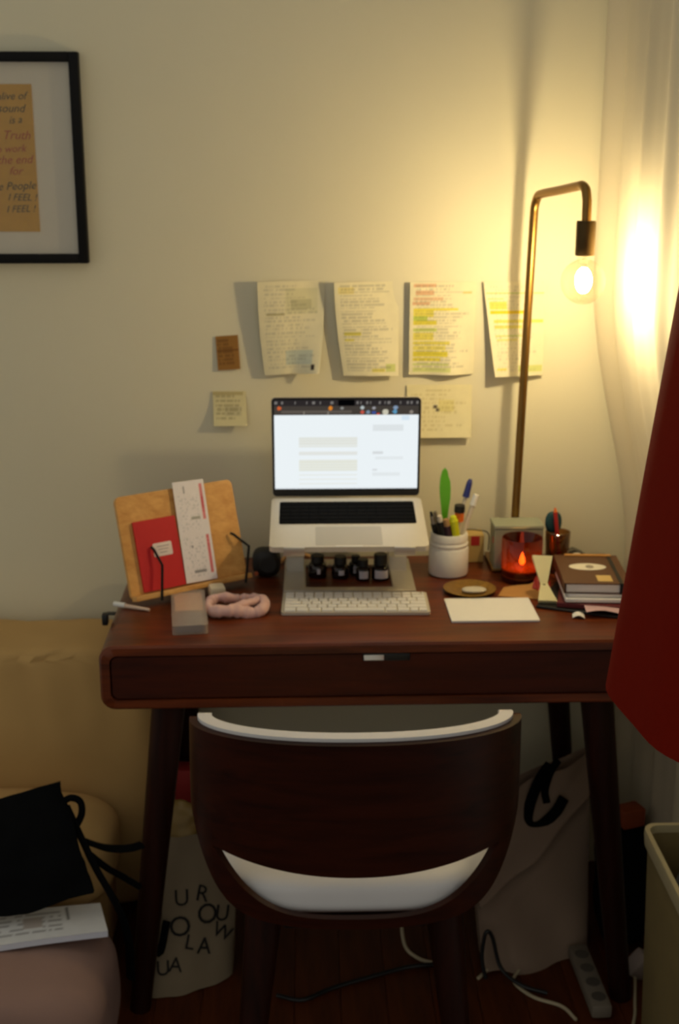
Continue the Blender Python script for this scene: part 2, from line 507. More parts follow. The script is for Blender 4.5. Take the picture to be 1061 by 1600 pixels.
def cl(th): c = cut(plan(th)[0]); return c[0] if c else 0.533
def ch(th): c = cut(plan(th)[0]); return c[1] if c else 0.533
b = NB()
shell_patch(b, ch, lambda t: ztop(abs(t)), ca, cb, 10, 0, TH)
shell_patch(b, lo_z, cl, ca, cb, 4, 0, TH)
for c0, c1 in ((0, ca), (cb, len(cols) - 1)):
    shell_patch(b, lambda t: min(lo_z(t), 0.60), lambda t: ztop(abs(t)), c0, c1, 12, 0, TH)
bmesh.ops.remove_doubles(b, verts=b.verts[:], dist=0.0003)
obj('shell', b, M_chair, chair)
b = NB()
def pl(t): return max(ch(t), 0.50) + 0.008
shell_patch(b, pl, lambda t: ztop(abs(t)) + 0.006, 6, len(cols) - 7, 8, TH, TH + 0.022)
bmesh.ops.bevel(b, geom=[e for e in b.edges if len(e.link_faces) == 2 and e.calc_face_angle(0) > R(50)], offset=0.007, segments=3, profile=0.5, affect='EDGES', clamp_overlap=True)
obj('back_pad', b, M_white_vinyl, chair)
b = NB(); soft(b, (CX, 2.012, 0.438), (0.462, 0.412, 0.084), 4.0, 20, rot=None)
obj('seat_cushion', b, M_white_vinyl, chair)
b = NB()
prism(b, [(0.21 * math.copysign(abs(math.cos(a)) ** 0.75, math.cos(a)), 0.185 * math.copysign(abs(math.sin(a)) ** 0.75, math.sin(a))) for a in [2 * PI * k / 40 for k in range(40)]],
      Matrix.Translation((CX, 2.01, 0.374)), 0.021, 0.004)
obj('seat_pan', b, M_chair, chair)
b = NB(); box(b, (CX, 1.96, 0.362), (0.24, 0.20, 0.024), 0.006); obj('underframe', b, M_black, chair)
for sx in (-1, 1):
    b = NB(); tube(b, [(CX + sx * 0.150, 1.90, 0.380), (CX + sx * 0.166, 1.87, 0.22), (CX + sx * 0.188, 1.83, 0.002)], lambda t: 0.034 - 0.013 * t, 16, flat=0.9)
    obj('leg', b, M_leg, chair)
    b = NB(); tube(b, [(CX + sx * 0.150, 2.12, 0.380), (CX + sx * 0.168, 2.15, 0.22), (CX + sx * 0.19, 2.19, 0.002)], lambda t: 0.030 - 0.012 * t, 16, flat=0.7)
    obj('leg', b, M_leg, chair)

# ------------------------------------------------------------------ sofa at the left
sofa = thing('sofa', 'low cream slipcovered sofa against the wall left of the desk', 'sofa', (-0.75, 2.4, 0.0))
b = NB()
def back_shape(x, y, z, q):
    k = max(0, (z - 0.2)) * 0.008
    q.y += k * math.sin(q.x * 95 + 2 * math.sin(q.x * 23)) * (1 if y < 0 else 0.3)
    q.z += 0.004 * math.sin(q.x * 21) * (1 if z > 0.8 else 0)
    return q
soft(b, (-0.815, 2.515, 0.330), (1.02, 0.22, 0.60), 9, 34, wr=0.006, ws=7, seed=2, shape=back_shape)
obj('backrest', b, M_cream, sofa)
b = NB(); soft(b, (-0.88, 2.27, 0.265), (0.99, 0.30, 0.165), 4.5, 22, wr=0.006, ws=8, seed=5); obj('seat_cushion', b, M_cream, sofa)
b = NB(); box(b, (-0.89, 2.27, 0.10), (0.96, 0.26, 0.17), 0.02); obj('base', b, M_cream, sofa)

b = NB(); soft(b, (-0.70, 1.955, 0.135), (0.70, 0.33, 0.268), 4.2, 24, wr=0.008, ws=7, seed=9)
tag(obj('floor_cushion', b, M_pink), 'dusty pink floor cushion holding a stack of printed pages', 'cushion')

# ------------------------------------------------------------------ wall things
# framed print
FR, FL, FB, FT, FY = -0.440, -0.760, 1.378, 1.779, 2.638
fr = thing('framed_print', 'black-framed handwritten yellow poster with wide pale mat on the wall', 'picture', ((FR + FL) / 2, FY, FB))
M_frame = mat('black_frame', (10, 10, 10), 0.6, var=0.2, spec=0.2)
fw_ = 0.0185; fd = 0.022
for c, s in (((FL + fw_ / 2, 0, (FB + FT) / 2), (fw_, fd, FT - FB)), ((FR - fw_ / 2, 0, (FB + FT) / 2), (fw_, fd, FT - FB)),
             (((FL + FR) / 2, 0, FT - fw_ / 2), (FR - FL - 2 * fw_, fd, fw_)), (((FL + FR) / 2, 0, FB + fw_ / 2), (FR - FL - 2 * fw_, fd, fw_))):
    b = NB(); box(b, (c[0], FY - fd / 2, c[2]), s, 0.0015); obj('frame_rail', b, M_frame, fr)
b = NB(); box(b, ((FL + FR) / 2, FY - 0.006, (FB + FT) / 2), (FR - FL - 0.03, 0.006, FT - FB - 0.03)); obj('mat_board', b, mat('mat_board', (234, 224, 200), 0.85, var=0.02), fr, False)
PX1, PX0, PZ0, PZ1 = -0.534, -0.70, 1.440, 1.720
b = NB(); box(b, ((PX0 + PX1) / 2, FY - 0.0098, (PZ0 + PZ1) / 2), (PX1 - PX0, 0.0014, PZ1 - PZ0)); 
pr = obj('poster', b, mat('mustard_paper', (214, 162, 52), 0.8, var=0.1, scale=60), fr, False)
M_inkd = mat('dark_ink', (82, 74, 34), 0.8); M_inkr = mat('red_ink', (182, 88, 40), 0.8)
lines = [('There alive of', M_inkd, 1.692, .022, -.546), ('sound', M_inkd, 1.668, .024, -.550), ('is a', M_inkd, 1.648, .022, -.556), ('the Truth', M_inkr, 1.617, .026, -.542),
         ('to work', M_inkr, 1.594, .022, -.552), ('and the end', M_inkr, 1.572, .025, -.541), ('for', M_inkr, 1.550, .024, -.562), ('to the People', M_inkd, 1.523, .024, -.537),
         ('I FEEL !', M_inkd, 1.500, .021, -.537), ('I FEEL !', M_inkd, 1.479, .021, -.541)]
for body, mm, z, sz, xr in lines:
    text_mesh('lettering', body, sz * .9, face_matrix((xr, FY - 0.0107, z), (1, 0, rnd.uniform(-.02, .10)), (0, 0, 1)), mm, fr, shear=0.32, align='RIGHT', depth=0.0002)
b = NB(); box(b, ((FL + FR) / 2, FY - 0.0145, (FB + FT) / 2), (FR - FL - 0.034, 0.002, FT - FB - 0.034)); obj('glass', b, clear('picture_glass', (250, 250, 250), 0.04, 0.04, 0.5), fr, False)

# notes pinned on the wall
def scribble(u, v, rows, seed, dens=0.5, x0=0.08, x1=0.92, fade=1.0, height=0.55):
    """1 where a pen stroke would be; v measured from the top"""
    r = v * rows; k = int(r); f = r - k
    if f > height or k < 1 or k > rows - 2: return 0
    h = (math.sin(k * 91.7 + seed * 13.1) * 43758.5) % 1.0
    if u < x0 or u > x0 + (x1 - x0) * (0.55 + 0.45 * h): return 0
    w = noise.noise(Vector((u * 42, k * 7.3, seed)))
    return fade if w > (0.35 - dens) else 0
def mixc(a, b_, t): return tuple(x + (y - x) * t for x, y in zip(a, b_))
def note_colour(paper, ink, rows, seed, rects, dens=0.5, strength=0.4, x0=.08, x1=.92):
    def f(u, v):
        t = 1 - v; c = paper
        for (a, b_, d, e, cc, k) in rects:
            if a <= u <= b_ and d <= t <= e: c = mixc(c, cc, k)
        s = scribble(u, t, rows, seed, dens, x0, x1)
        return mixc(c, ink, strength * s) if s else c
    return f
YEL = (224, 212, 66); GRN = (184, 204, 84); RED = (214, 150, 110)
def wall_note(name, label, x0, x1, z0, z1, curl, colour, nu=64, nv=84, group=None, cat='note'):
    def f(u, v):
        d, dx, dz = curl(u, v)
        return (x0 + (x1 - x0) * u + dx, 2.6392 - d, z0 + (z1 - z0) * v + dz)
    me = grid_mesh(name, f, nu, nv, 0.0004, colour)
    return tag(link(name, me, M_paper), label, cat, group)
P1 = (234, 227, 194); INK = (96, 96, 86)
G = 'handwritten sheets in a row on the wall'
wall_note('wall_note', 'handwritten sheet with a pale sketch and dark blot at its curled corner', -0.102, 0.034, 1.149, 1.341,
          lambda u, v: (0.004 + 0.020 * (1 - u) ** 2 * v + 0.010 * (1 - v) * (1 - u) + 0.034 * (1 - v) ** 2 * smooth01((u - .45) / .55) ** 1 + 0.004 * math.sin(u * 5), (1 - v) ** 2 * (0.012 * (1 - u) - 0.012 * u), 0.006 * (1 - v) * u),
          note_colour(P1, INK, 24, 1.0, [(.42, .9, .08, .35, (196, 196, 150), .35), (.5, .8, .2, .3, (150, 150, 110), .3), (.4, .85, .74, .9, (176, 196, 196), .5), (.84, .90, .90, .955, (40, 30, 30), .9), (.12, .4, .345, .36, (150, 140, 80), .5)], .42, .15), group=G)
wall_note('wall_note', 'densely handwritten sheet with two small yellow marks at its left margin', 0.053, 0.186, 1.148, 1.339,
          lambda u, v: (0.004 + 0.012 * (1 - u) * v + 0.012 * (1 - v) ** 2 + 0.006 * math.sin(u * 3 + v * 2), (1 - v) ** 1.6 * 0.020 * (1 - u), 0.0),
          note_colour(P1, INK, 30, 2.0, [(.05, .3, .05, .12, (226, 208, 110), .5), (.1, .38, .53, .56, YEL, .75), (.1, .26, .6, .63, YEL, .7), (.52, .75, .92, .96, YEL, .6), (.78, .95, .88, .96, GRN, .5)], .62, .22), group=G)
hl = [(.06, .4, .02, .05, RED, .6), (.08, .36, .09, .14, RED, .6), (.06, .5, .16, .2, RED, .45), (.04, .3, .21, .24, RED, .6), (.8, .95, .1, .13, (190, 180, 90), .6)]
hl += [(.06, .74, .275, .305, YEL, .9), (.06, .36, .30, .37, YEL, .75), (.06, .28, .36, .42, GRN, .9), (.06, .42, .41, .455, YEL, .9), (.06, .42, .50, .53, GRN, .7), (.06, .36, .54, .62, YEL, .7), (.06, .62, .64, .67, YEL, .75), (.06, .55, .69, .73, YEL, .6),
       (.06, .58, .745, .80, YEL, .95), (.06, .48, .815, .85, YEL, .9), (.06, .6, .88, .90, GRN, .5), (.06, .64, .92, .97, GRN, .45)]
wall_note('wall_note', 'sheet with many broad yellow highlighter bands and red heading lines', 0.208, 0.343, 1.149, 1.338,
          lambda u, v: (0.004 + 0.008 * (1 - u) + 0.016 * (1 - v) ** 2 * math.exp(-((u - .62) / .25) ** 2), 0.0, 0.0),
          note_colour(P1, INK, 30, 3.0, hl, .5, .2), group=G)
h4 = [(.03, .97, .115, .125, GRN, .8), (.04, .3, .17, .19, GRN, .6), (.05, .35, .21, .29, YEL, .7), (.06, .7, .30, .34, (236, 206, 30), .95), (.1, .98, .40, .44, YEL, .65), (.1, .6, .46, .49, YEL, .6), (.1, .62, .565, .58, GRN, .9), (.12, .5, .6, .62, YEL, .4), (.5, .97, .89, .96, GRN, .5), (.06, .25, .91, .94, YEL, .6)]
wall_note('wall_note', 'sheet with thin green and yellow highlighted lines behind the brass lamp pole', 0.358, 0.487, 1.147, 1.338,
          lambda u, v: (0.004 + 0.004 * (1 - u) + 0.022 * (1 - v) ** 1.5 * (1 - u) + 0.008 * (1 - v) ** 2, (1 - v) * 0.026 * (1 - u), 0.0),
          note_colour(P1, INK, 26, 4.0, h4, .2, .16), group=G)
wall_note('wall_note', 'pale sheet on the wall half hidden behind the laptop screen', 0.205, 0.341, 1.016, 1.126,
          lambda u, v: (0.003 + 0.014 * (1 - v) ** 2, 0.0, 0.0),
          note_colour((240, 232, 190), (190, 176, 110), 12, 5.0, [(.42, .47, .40, .45, (70, 60, 60), .9), (.46, .50, .44, .50, (70, 60, 60), .9), (.5, .72, .3, .5, (226, 216, 130), .5)], .35, .3), nu=50, nv=50)
wall_note('sticky_note', 'brown sticky note with dark ruled lines on the wall', -0.189, -0.143, 1.158, 1.228,
          lambda u, v: (0.002 + 0.003 * (1 - v), 0.004 * (1 - v) - 0.002, 0.003 * u),
          note_colour((162, 116, 58), (108, 74, 34), 9, 6.0, [(.0, 1, .4, .45, (110, 70, 28), .6)], .6, .45), nu=24, nv=36, cat='note')
wall_note('sticky_note', 'pale yellow sticky note with a few pencilled lines on the wall', -0.200, -0.131, 1.043, 1.114,
          lambda u, v: (0.002 + 0.014 * (1 - v) ** 2, 0.002 * (1 - v), 0.0),
          note_colour((230, 220, 172), (150, 136, 92), 8, 7.0, [(.0, .9, .02, .1, (176, 158, 98), .5), (.35, .85, .45, .7, (190, 180, 146), .4)], .5, .4), nu=30, nv=30, cat='note')

# ------------------------------------------------------------------ lamp
lamp = thing('desk_lamp', 'tall brass lamp with hooked arm and bare globe bulb at the back of desk', 'lamp', (0.427, 2.560, 0.760))
b = NB(); box(b, (0.4265, 2.5500, 0.7655), (0.106, 0.115, 0.009), 0.002); lathe(b, [(0.013, 0), (0.0125, 0.012), (0.010, 0.015), (0, 0.015)], (0.427, 2.560, 0.769), 20)
obj('base', b, M_brass, lamp)
pts = [(0.427, 2.560, 0.772), (0.4325, 2.560, 1.0), (0.438, 2.560, 1.25), (0.4432, 2.560, 1.470)]
bend1 = [(0.4440, 2.5585, 1.490), (0.4465, 2.5505, 1.506), (0.4505, 2.535, 1.5145)]
bend2 = [(0.4870, 2.372, 1.5330), (0.4915, 2.349, 1.5350), (0.4945, 2.331, 1.5280), (0.4958, 2.322, 1.510)]
path = pts + spline([pts[-1]] + bend1 + [(0.470, 2.45, 1.524)] + bend2, 5)[1:] + [(0.496, 2.320, 1.470)]
b = NB(); tube(b, path, 0.0085, 16); obj('pole', b, M_brass, lamp)
b = NB(); lathe(b, [(0, 0), (0.0165, 0), (0.0175, 0.002), (0.0175, 0.058), (0.0165, 0.061), (0, 0.061)], (0.496, 2.320, 1.414), 28); obj('socket', b, M_darkbrass, lamp)
b = NB(); pr_ = []
for k in range(25):
    a = PI * k / 24
    r = 0.0405 * math.sin(a); z = -0.0405 * math.cos(a)
    if z > 0.035 and r < 0.0125: break
    pr_.append((r, z))
pr_ += [(0.0125, 0.0395), (0.0125, 0.049)]
lathe(b, pr_, (0.496, 2.320, 1.368), 36)
bulb = obj('bulb', b, M_bulbglass, lamp)
b = NB(); lathe(b, [(0.015 * math.sin(PI * k / 12) if 0 < k < 12 else 0, -0.023 * math.cos(PI * k / 12)) for k in range(13)], (0.496, 2.320, 1.370), 16)
sub('filament', b, glow('lit_filament', (1.0, 0.81, 0.48), BULB_RADIANCE), bulb)
b = NB(); lathe(b, [(0, 0), (0.005, 0), (0.004, 0.02), (0, 0.02)], (0.496, 2.320, 1.392), 12); sub('stem', b, M_glass, bulb)

# ------------------------------------------------------------------ laptop on stand
HY, HZ = 2.520, 0.914; FY_, FZ_ = 2.315, 0.873; LX0, LX1 = -0.0765, 0.2275; LXC = (LX0 + LX1) / 2; LWD = LX1 - LX0
lap = thing('laptop', 'open silver laptop showing a white document page, raised on a stand', 'laptop', (LXC, 2.42, FZ_ - 0.012))
ax = Vector((0, FY_ - HY, FZ_ - HZ)); BL = ax.length; ax.normalize()
TB = face_matrix((LXC, (HY + FY_) / 2, (HZ + FZ_) / 2), (1, 0, 0), -ax)   # local y to the hinge, z up
b = NB(); prism(b, rrect(LWD, BL, 0.010, 5), TB @ Matrix.Translation((0, 0, -0.011)), 0.011, 0.0012)
base = obj('base', b, M_alu2, lap)
b = NB(); prism(b, rrect(0.270, 0.096, 0.004, 3), TB @ Matrix.Translation((0, BL / 2 - 0.066, -0.0005)), 0.0012); sub('keyboard_well', b, mat('well_black', (9, 9, 10), 0.9, spec=0.1), base, False)
b = NB()
for r in range(6):
    for c in range(14):
        if r == 0 and 4 <= c <= 8: continue
        w = 0.0165; x = (c - 6.5) * 0.0190; y = BL / 2 - 0.066 - 0.040 + r * 0.0158
        box(b, TB @ Vector((x, y, 0.0014)), (w, 0.0135, 0.0012), rot=TB.to_3x3())
box(b, TB @ Vector((-0.0095 + 0.0095, BL / 2 - 0.106, 0.0014)), (0.09, 0.0135, 0.0012), rot=TB.to_3x3())
k = sub('keys', b, mat('dark_keycap', (12, 12, 13), 0.9, spec=0.1), base, False); k['kind'] = 'stuff'
b = NB(); prism(b, rrect(0.128, 0.075, 0.004, 3), TB @ Matrix.Translation((0, -BL / 2 + 0.045, -0.0003)), 0.0006); sub('trackpad', b, mat('trackpad_grey', (186, 178, 160), 0.4, metal=0.3, var=0.02), base, False)
b = NB(); prism(b, rrect(0.052, 0.005, 0.002, 3), TB @ Matrix.Translation((0, -BL / 2 + 0.0025, -0.0004)), 0.0009); sub('thumb_notch', b, M_whiteplastic, base, False)
LT = 1.122
TL = face_matrix((LXC, HY + 0.006, (HZ + LT) / 2), (1, 0, 0), (0, -0.012, LT - HZ))
LH = LT - HZ
b = NB(); prism(b, rrect(LWD - 0.003, LH, 0.009, 5), TL @ Matrix.Translation((0, 0, -0.006)), 0.0045, 0.001); lid = obj('lid', b, M_alu2, lap)
b = NB(); prism(b, rrect(LWD - 0.005, LH - 0.002, 0.008, 5), TL @ Matrix.Translation((0, 0, -0.0015)), 0.0012); sub('bezel', b, M_black, lid, False)
def screen_col(u, v):
    t = 1 - v
    if t < 0.065:
        c = (44, 40, 40)
        if (noise.noise(Vector((u * 46, 1, 0)))) > 0.12 and t > .012 and t < .05 and not .43 < u < .56: c = (120, 116, 112)
        if .44 < u < .555: c = (4, 4, 5)
        return c
    if t < 0.165:
        c = (66, 60, 54)
        for uc, tc_, rr, cc in ((.035, .09, .014, (206, 96, 50)), (.39, .09, .016, (216, 130, 40)), (.47, .09, .012, (140, 140, 136)), (.61, .085, .012, (180, 190, 190)), (.69, .09, .012, (160, 160, 166)), (.84, .085, .014, (130, 150, 176)), (.61, .135, .012, (196, 84, 70)), (.65, .135, .012, (120, 140, 160)), (.69, .14, .014, (60, 80, 150)), (.72, .155, .01, (190, 60, 50)), (.77, .135, .02, (200, 196, 176)), (.835, .13, .016, (90, 150, 186)), (.95, .135, .012, (140, 130, 120))):
            if ((u - uc) / rr) ** 2 + ((t - tc_) / (rr * 1.45)) ** 2 < 1: c = cc
        if t > .11 and t < .15 and .05 < u < .54: c = (92, 84, 76)
        if t > .125 and .1 < u < .5 and noise.noise(Vector((u * 60, 3, 0))) > .3: c = (140, 132, 120)
        return c
    c = (236, 243, 246)
    if t > .985: c = (220, 226, 230)
    if .42 < t and .17 < u < .58:
        if t < .53: c = (224, 226, 218) if (int(t * 90) % 3) else (230, 234, 230)
        elif .575 < t < .62: c = (226, 228, 224)
        elif .66 < t < .80: c = (226, 228, 216) if (int(t * 90) % 3) else (232, 236, 230)
        elif .83 < t < .85 or .88 < t < .9 or .93 < t < .95: c = (228, 230, 222)
    if .27 < t < .34 and .68 < u < .9: c = (222, 228, 230)
    if (.575 < t < .61 and .68 < u < .76) or (.77 < t < .80 and .68 < u < .72): c = (214, 218, 220)
    if (.63 < t < .66 and .7 < u < .9) or (.82 < t < .86 and .68 < u < .88): c = (226, 232, 234)
    if .175 < t < .22 and .88 < u < .94: c = (214, 230, 242)
    return c
SWW, SHH = LWD - 0.014, LH - 0.022
me = grid_mesh('display', lambda u, v: TL @ Vector(((u - .5) * SWW, -LH / 2 + 0.0165 + v * (SHH), 0.0001)), 150, 100, 0, screen_col)
md = bpy.data.materials.new('lit_display'); md.use_nodes = True; nt = md.node_tree; nt.nodes.remove(nt.nodes['Principled BSDF'])
e = nt.nodes.new('ShaderNodeEmission'); a = nt.nodes.new('ShaderNodeVertexColor'); a.layer_name = 'ink'; e.inputs['Strength'].default_value = SCREEN_RADIANCE
nt.links.new(a.outputs['Color'], e.inputs['Color']); nt.links.new(e.outputs[0], nt.nodes['Material Output'].inputs['Surface'])
me.materials.append(md); o = bpy.data.objects.new('display', me); COL.objects.link(o); o.parent = lid

st = thing('laptop_stand', 'aluminium laptop stand with open base plate and two upright arms', 'stand', (0.078, 2.48, 0.760))
b = NB(); SX0, SX1, SY0, SY1 = -0.052, 0.208, 2.368, 2.572; zt = 0.7645
for c, s in ((((SX0 + SX1) / 2, SY0 + 0.011, zt), (SX1 - SX0, 0.022, 0.006)), (((SX0 + SX1) / 2, SY1 - 0.02, zt), (SX1 - SX0, 0.040, 0.006)),
             ((SX0 + 0.022, (SY0 + SY1) / 2 - 0.008, zt), (0.044, SY1 - SY0 - 0.058, 0.006)), ((SX1 - 0.022, (SY0 + SY1) / 2 - 0.008, zt), (0.044, SY1 - SY0 - 0.058, 0.006))):
    box(b, c, s, 0.0008, seg=1)
obj('base_plate', b, M_alu, st)
for x in (-0.030, 0.180):
    b = NB(); T = face_matrix((x, 2.545, 0.767), (0, 1, 0), (0, 0, 1))
    prism(b, [(-0.055, 0), (0.006, 0), (0.006, 0.122), (-0.006, 0.122), (-0.012, 0.05), (-0.055, 0.03)], T @ Matrix.Translation((0, 0, -0.018)), 0.036, 0.002)
    obj('upright', b, M_alu, st)
TR = TB @ Matrix.Translation((0, 0, -0.0165))
b = NB()
for sx in (-1, 1): box(b, TR @ Vector((sx * 0.105, 0, 0.002)), (0.040, BL - 0.006, 0.004), 0.001, rot=TB.to_3x3(), seg=1)
box(b, TR @ Vector((0, BL / 2 - 0.04, 0.002)), (0.21, 0.05, 0.004), 0.001, rot=TB.to_3x3(), seg=1)
obj('tray', b, M_alu, st)
for sx in (-1, 1):
    b = NB(); box(b, TR @ Vector((sx * 0.105, -BL / 2 - 0.0036, 0.009)), (0.040, 0.005, 0.018), 0.0015, rot=TB.to_3x3()); obj('front_hook', b, M_alu, st)

# ink bottles under the laptop
M_ink = mat('dark_ink_glass', (24, 14, 16), 0.12, var=0.2, spec=0.6); M_lab = mat('bottle_label', (206, 202, 214), 0.7, var=0.05)
GB = 'ink bottles inside the stand'
for (x, y, r, h, cr, chh, lab, lb) in (
    (0.016, 2.478, 0.019, 0.030, 0.0135, 0.014, 0.35, 'squat dark ink bottle with black cap and small round label'),
    (0.062, 2.470, 0.018, 0.028, 0.0125, 0.016, 0.6, 'dark ink bottle with black cap and narrow pale label'),
    (0.094, 2.492, 0.014, 0.026, 0.009, 0.012, 0.9, 'slim little ink bottle with a pale curved label'),
    (0.1075, 2.455, 0.0145, 0.028, 0.0105, 0.014, 1.3, 'small ink bottle with a bluish white label'),
    (0.143, 2.458, 0.0185, 0.030, 0.0135, 0.022, 1.6, 'largest ink bottle with tall black cap and wide white label')):
    t = thing('ink_bottle', lb, 'bottle', (x, y, 0.760), group=GB)
    b = NB(); lathe(b, [(0, 0), (r * .94, 0), (r, 0.002), (r, h * .78), (r * .85, h * .93), (cr * .85, h), (cr * .85, h + .004), (0, h + .004)], (x, y, 0.761), 28); bo = obj('body', b, M_ink, t)
    b = NB(); lathe(b, [(0, 0), (cr, 0), (cr, chh - .001), (cr - .001, chh), (0, chh)], (x, y, 0.761 + h + .001), 24); obj('cap', b, M_black, t)
    a0 = -PI / 2 - lab / 2 + 0.1; z0, z1 = 0.761 + h * .18, 0.761 + h * .74
    if lab < 0.7: z0 += h * .15; z1 -= h * .05
    link('label', grid_mesh('label', lambda u, v: (x + (r + .0004) * math.cos(a0 + u * lab), y + (r + .0004) * math.sin(a0 + u * lab), z0 + (z1 - z0) * v), 10, 2, 0.0002), M_lab, t)

# ------------------------------------------------------------------ keyboard
KB = (0.0865, 2.303, 0.760)
kb = thing('keyboard', 'slim white wireless keyboard in front of the laptop stand', 'keyboard', KB, R(-1.0), local=True)
b = NB(); T = Matrix.Translation((0, 0, 0.001))
prism(b, rrect(0.279, 0.115, 0.006, 4), T, 0.0055, 0.001); obj('body', b, M_alu2, kb)
kmeshes = {}
def key(w, d, x, y):
    kk = (round(w, 4), round(d, 4))
    if kk not in kmeshes:
        q = NB(); box(q, (0, 0, 0), (w, d, 0.003), 0.0006, seg=1); me = bpy.data.meshes.new('key'); q.to_mesh(me); q.free(); me.materials.append(M_key); kmeshes[kk] = me
    o = bpy.data.objects.new('key', kmeshes[kk]); COL.objects.link(o); o.parent = kb; o.location = (x, y, 0.0082)
pitch = 0.0190
rows = [[1.25, 1.25, 1.25, 1.25, 5.1, 1.25, 1.25, .9, .9], [2.35] + [1] * 10 + [2.05], [1.75] + [1] * 11 + [1.65], [1.45] + [1] * 12 + [.95], [1] * 13 + [1.4], [1] * 14 + [.4]]
for r, row in enumerate(rows):
    tot = sum(row); sc = 0.270 / tot; x = -0.135
    d = 0.0155 if r < 5 else 0.0115
    for w in row:
        ww = w * sc; key(ww - 0.0028, d - 0.001, x + ww / 2, -0.0455 + r * 0.0182 - (0.001 if r == 5 else 0)); x += ww

# white card
b = NB(); prism(b, rrect(0.163, 0.124, 0.002, 2), Matrix.Translation((0.341, 2.265, 0.7605)) @ Matrix.Rotation(R(0.5), 4, 'Z'), 0.0035)
tag(obj('white_card', b, M_plainpaper, smooth=False), 'blank white card lying flat on the desk beside the keyboard', 'card')

# ------------------------------------------------------------------ pen jar
JX, JY, JZ = 0.284, 2.492, 0.760
jar = thing('pen_jar', 'white ceramic screw-neck jar holding pens', 'jar', (JX, JY, JZ))
b = NB(); r = 0.0405
prof = [(0, 0), (r - .004, 0), (r - .001, .0015), (r, .005), (r, .056), (r - .0015, .0585), (r - .003, .060), (r - .0012, .0625), (r - .0005, .065), (r - .0012, .0675), (r - .004, .069), (r - .0045, .071), (r - .002, .0735), (r - .0025, .085), (r - .004, .088), (r - .007, .088), (r - .007, .006), (0, .006)]
lathe(b, prof, (JX, JY, JZ + 0.001), 48); obj('body', b, M_whiteplastic, jar)
def pen(name, label, foot, top, r, sections, cat='pen', group='pens in the white jar'):
    """sections: list of (t0, t1, radius scale profile, material, part name)"""
    foot = Vector(foot); top = Vector(top)
    if group: r *= 1.22
    t = thing(name, label, cat, tuple(foot), group=group)
    for t0, t1, ra, rb_, m, pn in sections:
        a = foot.lerp(top, t0); c = foot.lerp(top, t1)
        q = NB(); tube(q, [a, a.lerp(c, .12), a.lerp(c, .5), a.lerp(c, .88), c], lambda s, ra=ra, rb_=rb_: r * (ra + (rb_ - ra) * s), 12)
        obj(pn, q, m, t)
    return t
M_green = mat('green_plastic', (96, 176, 34), 0.35, var=0.1); M_yel = mat('highlighter_yellow', (206, 210, 24), 0.35, var=0.06)
M_blue = mat('blue_plastic', (40, 48, 120), 0.35); M_orange = mat('orange_plastic', (226, 110, 30), 0.4); M_wht = mat('pale_pen_barrel', (214, 204, 184), 0.4)
M_purple = mat('dark_plum_plastic', (52, 22, 38), 0.4); M_tan = mat('raw_pencil_wood', (170, 130, 84), 0.6); M_steel = mat('steel', (170, 166, 158), 0.3, metal=0.9)
M_redp = mat('red_plastic', (176, 34, 28), 0.4)
zf = 0.768
pen('black_pen', 'black pen with silver tip leaning in the white jar', (0.279, 2.505, zf), (0.2455, 2.487, 0.893), 0.0055, [(0, .80, 1, 1, M_black, 'barrel'), (.80, .93, .9, .6, M_steel, 'tip'), (.93, 1, .6, .3, M_black, 'point')])
pen('paint_brush', 'slim tan-handled brush between black pens in the white jar', (0.293, 2.500, zf), (0.254, 2.492, 0.892), 0.0033, [(0, .85, 1, .9, M_tan, 'handle'), (.85, 1, .9, .9, M_steel, 'ferrule')], 'brush')
pen('black_marker', 'thick black marker with pale end leaning in the white jar', (0.290, 2.478, zf), (0.2610, 2.468, 0.890), 0.0072, [(0, .9, 1, 1, M_black, 'barrel'), (.9, 1, .7, .5, M_wht, 'end_plug')])
pen('plum_pen', 'dark plum pen beside the yellow highlighter in the white jar', (0.299, 2.472, zf), (0.2735, 2.463, 0.884), 0.0068, [(0, .88, 1, 1, M_purple, 'barrel'), (.88, 1, .85, .7, M_tan, 'cap')])
pen('yellow_highlighter', 'bright yellow highlighter standing in the white jar', (0.306, 2.476, zf), (0.2880, 2.464, 0.890), 0.0075, [(0, .93, 1, 1, M_yel, 'barrel'), (.93, 1, .95, .6, M_yel, 'cap')])
pen('orange_marker', 'orange marker with a black cap standing in the white jar', (0.302, 2.497, zf), (0.3035, 2.484, 0.907), 0.0078, [(0, .76, .6, .6, M_wht, 'barrel'), (.76, .90, 1, 1, M_orange, 'collar'), (.90, 1, 1.15, 1.1, M_black, 'cap')])
pen('blue_pen', 'pen with a dark blue cap leaning out of the white jar', (0.283, 2.510, zf), (0.3285, 2.520, 0.952), 0.0062, [(0, .80, .55, .55, M_wht, 'barrel'), (.80, .97, 1, .75, M_blue, 'cap'), (.97, 1, .75, .4, M_blue, 'cap_end')])
pen('clear_pen', 'pale clear-barrelled pen leaning furthest right in the white jar', (0.289, 2.490, zf), (0.3385, 2.500, 0.925), 0.0046, [(0, .86, .9, .9, M_wht, 'barrel'), (.86, 1, 1.25, 1, M_whiteplastic, 'cap')])
t = thing('green_feather_pen', 'tall bright green leaf-shaped pen standing in the white jar', 'pen', (0.281, 2.508, zf), group='pens in the white jar')
b = NB(); tube(b, [(0.281, 2.508, zf), (0.279, 2.512, 0.83), (0.277, 2.515, 0.90)], 0.0035, 10); obj('stem', b, M_green, t)
leaf = [(-.005, -.028), (-.008, 0), (-.0105, .02), (-.0118, .04), (-.0105, .062), (-.007, .076), (-.001, .082), (.0035, .076), (.0055, .066), (.0095, .054), (.0105, .040), (.0105, .02), (.008, 0), (.005, -.028)]
